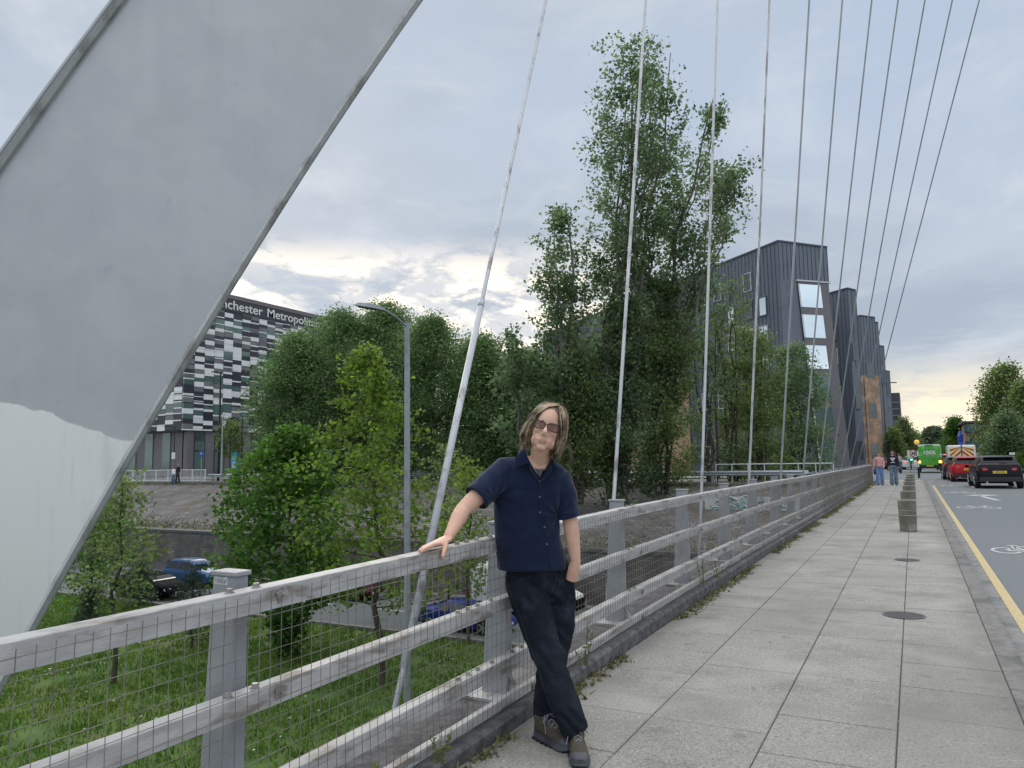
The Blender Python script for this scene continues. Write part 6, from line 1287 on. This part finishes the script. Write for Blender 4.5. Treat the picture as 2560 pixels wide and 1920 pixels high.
# left leaf (image left) folded strip surface from the neck side to the point
def leaf_grid(edge_in, edge_out, nu=8, th=.0025):
    mb = MB(); A_, B_ = spl(edge_in, nu), spl(edge_out, nu); rg = []
    for a, b in zip(A_, B_):
        m_ = a.lerp(b, .5)+TW*.008; rg.append([a, m_, b, b-TW*th*2, m_-TW*th*2.4, a-TW*th*2])
    mb.ring(rg); return mb
cL = leaf_grid([H3(1075, 495, 4.27), H3(1095, 520, 4.22), H3(1145, 640, 4.205), H3(1230, 745, 4.225)], [H3(1050, 515, 4.27), H3(1028, 585, 4.215), H3(1016, 672, 4.205), H3(1150, 625, 4.205)])
cL = MB(); a = [H3(1072, 492, 4.30), H3(1098, 505, 4.24), H3(1125, 570, 4.215), H3(1152, 628, 4.21)]; b = [H3(1062, 500, 4.31), H3(1040, 540, 4.245), H3(1022, 600, 4.225), H3(1012, 668, 4.222)]
def coll(a, b): 
    mb = MB(); A_, B_ = spl(a, 8), spl(b, 8); mb.ring([[x, x.lerp(y, .5)+TW*.006, y, y-TW*.006, x.lerp(y, .5)-TW*.002, x-TW*.006] for x, y in zip(A_, B_)]); return mb
obj('collar', coll(a, b), m_shirt, shirt, auto=.8)
a = [H3(1345, 560, 4.31), H3(1335, 590, 4.25), H3(1325, 620, 4.225), H3(1345, 640, 4.222)]; b = [H3(1355, 575, 4.31), H3(1380, 625, 4.25), H3(1402, 670, 4.232), H3(1418, 722, 4.235)]
obj('collar', coll(a, b), m_shirt, shirt, auto=.8)
a = [H3(1152, 628, 4.212), H3(1175, 670, 4.212), H3(1205, 720, 4.215), H3(1232, 762, 4.222)]; b = [H3(1142, 640, 4.218), H3(1150, 690, 4.222), H3(1180, 740, 4.225), H3(1218, 780, 4.228)]
obj('lapel', coll(a, b), m_shirt, shirt, auto=.8)
a = [H3(1325, 600, 4.222), H3(1308, 660, 4.218), H3(1278, 715, 4.218), H3(1240, 762, 4.222)]; b = [H3(1350, 640, 4.23), H3(1335, 700, 4.23), H3(1300, 750, 4.228), H3(1248, 785, 4.228)]
obj('lapel', coll(a, b), m_shirt, shirt, auto=.8)
# neckline V opening: skin wedge and the grey t-shirt under it
mb = MB(); panel(mb, [H3(1112, 560, 4.228), H3(1330, 590, 4.228), H3(1262, 690, 4.222), H3(1232, 745, 4.224), H3(1190, 690, 4.222)], .004); obj('chest', mb, m_skin, man)
mb = MB(); panel(mb, [H3(1186, 672, 4.216), H3(1225, 684, 4.213), H3(1268, 676, 4.216), H3(1236, 752, 4.220)], .003); obj('undershirt', mb, mat('grey tee', (.09, .085, .10), (.12, .11, .13), scale=30, rough=.9), man)
# ---------- jeans
jm = MB(); loft(jm, [tor(1343, 1395, 4.43, .170, .115), tor(1348, 1425, 4.44, .198, .122), tor(1350, 1465, 4.45, .207, .128), tor(1353, 1500, 4.45, .19, .12)], 30, pw=.9)
RJ = [(Q(1307, 1450, 4.43), .108), (Q(1325, 1505, 4.38), .112), (Q(1347, 1570, 4.29), .100), (Q(1372, 1645, 4.15), .084), (Q(1392, 1705, 4.03), .080), (Q(1418, 1775, 3.92), .0775), (Q(1434, 1815, 3.875), .074), (Q(1440, 1830, 3.865), .068)]
LJ = [(Q(1393, 1450, 4.46), .104), (Q(1398, 1505, 4.44), .098), (Q(1399, 1570, 4.39), .088), (Q(1385, 1640, 4.31), .080), (Q(1372, 1700, 4.23), .078), (Q(1368, 1760, 4.15), .079), (Q(1371, 1800, 4.10), .078), (Q(1374, 1814, 4.09), .074)]
for L_ in (RJ, LJ): jm.tube([p for p, r in L_], [r for p, r in L_], n=22)
def jfn(co, nr, me):
    co = fold(co, nr, .006, 8., 13., (1, 1, 1.3)); co = fold(co, nr, .0025, 26., 5., (1, 1, 1.4))
    for (px, py, dep, sg, fr) in ((1372, 1652, 4.1, .11, 42), (1330, 1500, 4.3, .10, 34), (1428, 1805, 3.85, .07, 60), (1366, 1790, 4.05, .06, 60), (1385, 1490, 4.35, .07, 36), (1405, 1600, 4.3, .06, 38)):
        c = np.array(Q(px, py, dep)); d = co-c; r = np.linalg.norm(d, axis=1); x = d @ np.array(RT); co = co+nr*(np.sin(d[:, 2]*fr*1.6+x*fr*.9+2.2*np.sin(x*18))*.0085*np.exp(-(r/sg)**2))[:, None]
    return co
jeans = blob('jeans', jm, [m_jean], man, .0055, 3, jfn); dg.update()
m_js = mat('jean seam', (.045, .055, .07), (.03, .036, .048), scale=60, rough=.9)
seam(jeans, [c4(225, 180), c4(300, 215), c4(390, 190)], .0013, m_js, 'pocket_seam', jeans, lift=0); seam(jeans, [c4(575, 120), c4(585, 200), c4(560, 290), c4(540, 330)], .0016, m_js, 'fly_seam', jeans, lift=0)
seam(jeans, [c4(672, 85), c4(690, 115), c4(738, 128)], .0022, m_js, 'pocket_seam', jeans, lift=.001)
seam(jeans, [c4(195, 200), c4(330, 560), c4(430, 850), c4(470, 980), c4(560, 1250)], .0014, m_js, 'leg_seam', jeans, lift=0)
# ---------- walking shoes
def shoe(heel, toe, label=None):
    h, t_ = Vector(heel), Vector(toe); h.z = t_.z = 0; d = (t_-h).normalized(); L_ = .30; s = Vector((-d.y, d.x, 0)); P = lambda u, v, z: h+d*(u*L_)+s*v+Vector((0, 0, z))
    mb = MB(); mb.tube([P(.02, 0, .055), P(.2, 0, .062), P(.45, 0, .055), P(.7, 0, .046), P(.88, 0, .040), P(.97, 0, .034)], [(.040, .034), (.050, .036), (.044, .042), (.036, .047), (.028, .042), (.016, .026)], n=18, ref=(0, 0, 1))
    mb.tube([P(.12, 0, .05), P(.13, 0, .10), P(.13, 0, .125)], [.040, .042, .043], n=16); mb.tube([P(.22, 0, .09), P(.5, 0, .07)], [.036, .032], n=12)
    o = blob('shoe', mb, [m_shoe, m_rubber], man, .004, 3)
    me = o.data; wl = wloc(o)
    for p in me.polygons:
        c = p.center+wl-h; u = c.dot(d)/L_
        if u > .80+.05*math.cos(c.dot(s)*40) or (c.z < .042 and u < .99) or (u < .06 and c.z < .09): p.material_index = 1
    mb = MB(); out = [(-.04, 0, .0), (-.02, .026, 0), (.08, .036, 0), (.3, .036, 0), (.5, .042, 0), (.7, .052, 0), (.86, .048, 0), (.97, .030, 0), (1.01, .0, 0)]; pr = [(u, w) for u, w, _ in out]+[(u, -w) for u, w, _ in out[-2:0:-1]]
    def rg(k, z): return [P(.48+(u-.48)*k, w*k*(1+.03*math.sin(i*2.9)), z+(.014*max(0, u-.8)/.2 if z < .02 else .006*max(0, u-.8)/.2)) for i, (u, w) in enumerate(pr)]
    mb.ring([rg(.97, .001), rg(1.02, .010), rg(1.0, .022), rg(.99, .036)]); so_ = obj('sole', mb, m_rubber, o, smooth=False)
    for k in range(7): mb = MB(); u = .04+k*.13; mb.cbox(P(u, .0, .006), (.022, .088+.02*math.sin(k*.6), .011), rz=math.atan2(d.y, d.x)); obj('lug', mb, m_tyre, so_)
    mb = MB()
    for k in range(5):
        u = .30+k*.075; z = .136-k*.0125
        mb.tube([P(u, -.024, z-.014), P(u+.02, 0, z+.0), P(u+.055, .024, z-.02)], .0026, n=5); mb.tube([P(u, .024, z-.014), P(u+.02, 0, z+.001), P(u+.055, -.024, z-.02)], .0026, n=5)
    mb.tube([P(.30, 0, .14), P(.34, -.03, .142), P(.42, -.055, .115), P(.37, -.045, .12), P(.31, 0, .14)], .0026, n=5); mb.tube([P(.30, 0, .14), P(.34, .03, .142), P(.42, .055, .112), P(.36, .04, .122), P(.31, 0, .14)], .0026, n=5); mb.tube([P(.31, 0, .14), P(.4, -.045, .12), P(.5, -.06, .07)], .0022, n=5); obj('lace', mb, m_lace, o)
    return o
shoe(onz(1441, 1868), onz(1452, 1925)); shoe(onz(1345, 1842), onz(1428, 1882))
# ---------- two women walking towards the camera, and small far figures
def walker(name, label, px, py, H, top, bottom, hairc, kind, face=-1, sc=1., extra=None, hidelegs=False, z0=0., dep=None):
    b = onz(px, py, z0) if dep is None else at(px, py, dep); B = Vector((b[0], b[1], z0)); t = thing('person', label, 'person', B, group=None); k = H/1.7
    X = Vector((1, 0, 0))*k; Y = Vector((0, -1, 0))*k; Z = Vector((0, 0, 1))*k; P = lambda x, y, z: B+X*x+Y*y+Z*z
    s = MB(); s.sphere(P(0, 0, 1.585), (.072*k, .085*k, .105*k), 14, 10); s.tube([P(0, 0, 1.52), P(0, 0, 1.40)], .048*k, n=10); s.sphere(P(0, .082, 1.575), (.012*k, .018*k, .02*k), 8, 6); s.sphere(P(0, .03, 1.525), (.045*k, .05*k, .04*k), 10, 8)
    s.tube([P(0, 0, 1.43), P(0, 0, 1.3), P(0, 0, 1.1), P(0, 0, .92)], [(.15*k, .08*k), (.14*k, .09*k), (.11*k, .08*k), (.13*k, .09*k)], n=14, ref=(1, 0, 0))
    for sg, st in ((-1, .10), (1, -.06)):
        s.tube([P(sg*.165, 0, 1.38), P(sg*.20, -.01, 1.12), P(sg*.215, .03*sg+.04, .90)], [.045*k, .036*k, .026*k], n=8); s.tube([P(sg*.215, .05, .90), P(sg*.215, .06, .83)], [(.028*k, .016*k), (.022*k, .012*k)], n=8, ref=(0, 1, 0))
        for q in range(4): s.tube([P(sg*.215, .04+q*.014, .84), P(sg*.214, .045+q*.014, .775-.01*(q in (0, 3)))], .008*k, n=5)
        s.tube([P(sg*.20, .085, .86), P(sg*.19, .10, .81)], .009*k, n=5)
        s.tube([P(sg*.085, 0, .95), P(sg*.095, st*.5+.02, .5), P(sg*.09, st, .09)], [.085*k, .055*k, .04*k], n=10); s.tube([P(sg*.09, st-.04, .04), P(sg*.095, st+.12, .03)], .035*k, n=8)
    blob('body', s, [mat('skin light', (.5, .31, .24), rough=.5)], t, .011, 2)
    c = MB(); c.tube([P(0, -.01, 1.455), P(0, 0, 1.41), P(0, .005, 1.30), P(0, .01, 1.12), P(0, .01, .97)], [(.085*k, .07*k), (.175*k, .095*k), (.185*k, .12*k), (.175*k, .115*k), (.18*k, .12*k)], n=18, ref=(1, 0, 0))
    for sg in (-1, 1): c.tube([P(sg*.13, 0, 1.40), P(sg*.185, 0, 1.33), P(sg*.225, 0, 1.12), P(sg*.225, .04*sg+.05, .905)], [.07*k, .065*k, .06*k, .046*k], n=12)
    tp = blob('sweater', c, [top], t, .011, 2, lambda co, nr, me: fold(co, nr, .012, 9, 2.))
    j = MB(); j.tube([P(0, 0, 1.02), P(0, 0, .88)], [(.15*k, .11*k), (.165*k, .12*k)], n=14, ref=(1, 0, 0))
    for sg, st in ((-1, .10), (1, -.06)): j.tube([P(sg*.085, 0, .92), P(sg*.095, st*.5+.02, .5), P(sg*.10, st, .06)], [.098*k, .080*k, .095*k], n=12)
    blob('jeans', j, [bottom], t, .011, 2, lambda co, nr, me: fold(co, nr, .01, 10, 8.))
    for sg, st in ((-1, .10), (1, -.06)): mb = MB(); mb.tube([P(sg*.09, st-.06, .035), P(sg*.095, st+.06, .04), P(sg*.095, st+.16, .025)], [(.035*k, .042*k), (.04*k, .045*k), (.02*k, .03*k)], n=10, ref=(0, 0, 1)); obj('shoe', mb, m_trim, t, smooth=True)
    h = MB(); h.sphere(P(0, -.02, 1.61), (.085*k, .095*k, .108*k), 14, 10)
    if kind == 'long':
        for sg in (-1, 1): h.tube([P(sg*.05, -.01, 1.67), P(sg*.088, 0, 1.58), P(sg*.105, .02, 1.46), P(sg*.12, .06, 1.34)], [.04*k, .04*k, .048*k, .03*k], n=10)
        h.tube([P(0, -.05, 1.6), P(0, -.08, 1.35)], [.09*k, .09*k], n=10); h.tube([P(-.06, .05, 1.68), P(0, .065, 1.695), P(.06, .05, 1.68)], .03*k, n=8)
    else: h.tube([P(-.07, .03, 1.63), P(0, .05, 1.685), P(.07, .03, 1.63)], .028*k, n=8)
    blob('hair', h, [hairc], t, .010, 2, lambda co, nr, me: fold(co, nr, .012, 22, 4.))
    for sg in (-1, 1): mb = MB(); mb.sphere(P(sg*.028, .079, 1.598), .009*k, 8, 6); obj('eye', mb, m_trim, t)
    mb = MB(); mb.tube([P(-.02, .083, 1.538), P(0, .088, 1.536), P(.02, .083, 1.538)], .005*k, n=5); obj('mouth', mb, m_lip, t)
    return t, P, k, tp
m_pink = mat('pink knit', (.55, .27, .26), (.64, .35, .33), scale=14, rough=.9, bump=.4); m_bj = mat('blue jeans', (.09, .17, .34), (.15, .25, .43), scale=8, rough=.9); m_dj = mat('faded jeans', (.06, .10, .15), (.16, .24, .32), scale=5, rough=.9)
m_blk = mat('black sweater', (.010, .012, .020), (.018, .02, .03), scale=6, rough=.9); m_dh = mat('dark red brown hair', (.035, .012, .010), (.07, .03, .022), scale=14, rough=.5)
t, P, k, tp = walker('p', 'woman in a pink sweater and blue jeans walking beside the parapet', 2201, 1213, 1.66, m_pink, m_bj, mat('tied brown hair', (.10, .05, .035), rough=.6), 'tied')
mb = MB(); mb.tube([P(-.14, .02, 1.43), P(-.12, .135, 1.25), P(-.15, .14, 1.0), P(-.2, .06, .8)], .012, n=6); bag = obj('bag_strap', mb, mat('navy strap', (.04, .05, .10)), t); mb = MB(); mb.sphere(P(-.22, -.05, .70), (.07, .13, .17), 10, 8); bg = thing('shoulder_bag', 'dark navy shoulder bag hanging at the side of the woman in pink', 'bag', P(-.22, -.05, .53)); obj('pouch', mb, mat('navy strap', (.04, .05, .10)), bg, smooth=True)
t, P, k, tp = walker('p', 'woman with dark curly hair in a black sweater with a white print', 2236, 1213, 1.74, m_blk, m_dj, m_dh, 'long')
mb = MB(); yy = .150
def pr(pts): mb.add([P(x, yy-abs(x)*.12, z) for x, z in pts], [tuple(range(len(pts)))])
pr([(-.03, 1.17), (.03, 1.17), (.055, 1.24), (.03, 1.31), (-.03, 1.31), (-.055, 1.24)]); pr([(-.05, 1.24), (-.10, 1.28), (-.11, 1.33), (-.07, 1.34), (-.03, 1.30)]); pr([(.05, 1.24), (.03, 1.30), (.07, 1.34), (.11, 1.33), (.10, 1.28)]); pr([(-.09, 1.09), (.09, 1.09), (.09, 1.125), (-.09, 1.125)]); pr([(-.02, 1.31), (.02, 1.31), (.03, 1.36), (-.03, 1.36)])
obj('print', mb, mat('white print', (.55, .56, .58), rough=.8), tp); mb = MB(); mb.tube([P(-.06, .05, 1.455), P(0, .075, 1.435), P(.06, .05, 1.455)], .014, n=6); obj('white_collar', mb, m_signw, t)
hb = thing('hand_bag', 'black bag held low beside the woman with the white print', 'bag', P(.30, .02, .58)); mb = MB(); mb.sphere(P(.31, .02, .70), (.07, .10, .15), 10, 8); mb.tube([P(.27, .03, .80), P(.24, .06, .84)], .012, n=5); obj('pouch', mb, m_trim, hb, smooth=True)
walker('p', 'distant person in a pale top behind the two walking women', 2250, 1180, 1.7, mat('pale pink top', (.5, .4, .38)), m_dj, m_dh, 'tied', z0=-.1)
walker('p', 'small figure in a dark vest standing behind the white railing on the far bank', 445, 1190, 1.7, m_blk, m_trim, mat('fair hair', (.3, .2, .1)), 'tied', z0=-.1, dep=67)
walker('p', 'small figure in white bending beside the one in the dark vest', 434, 1190, 1.45, m_signw, m_dj, m_dh, 'tied', z0=-.1, dep=67)
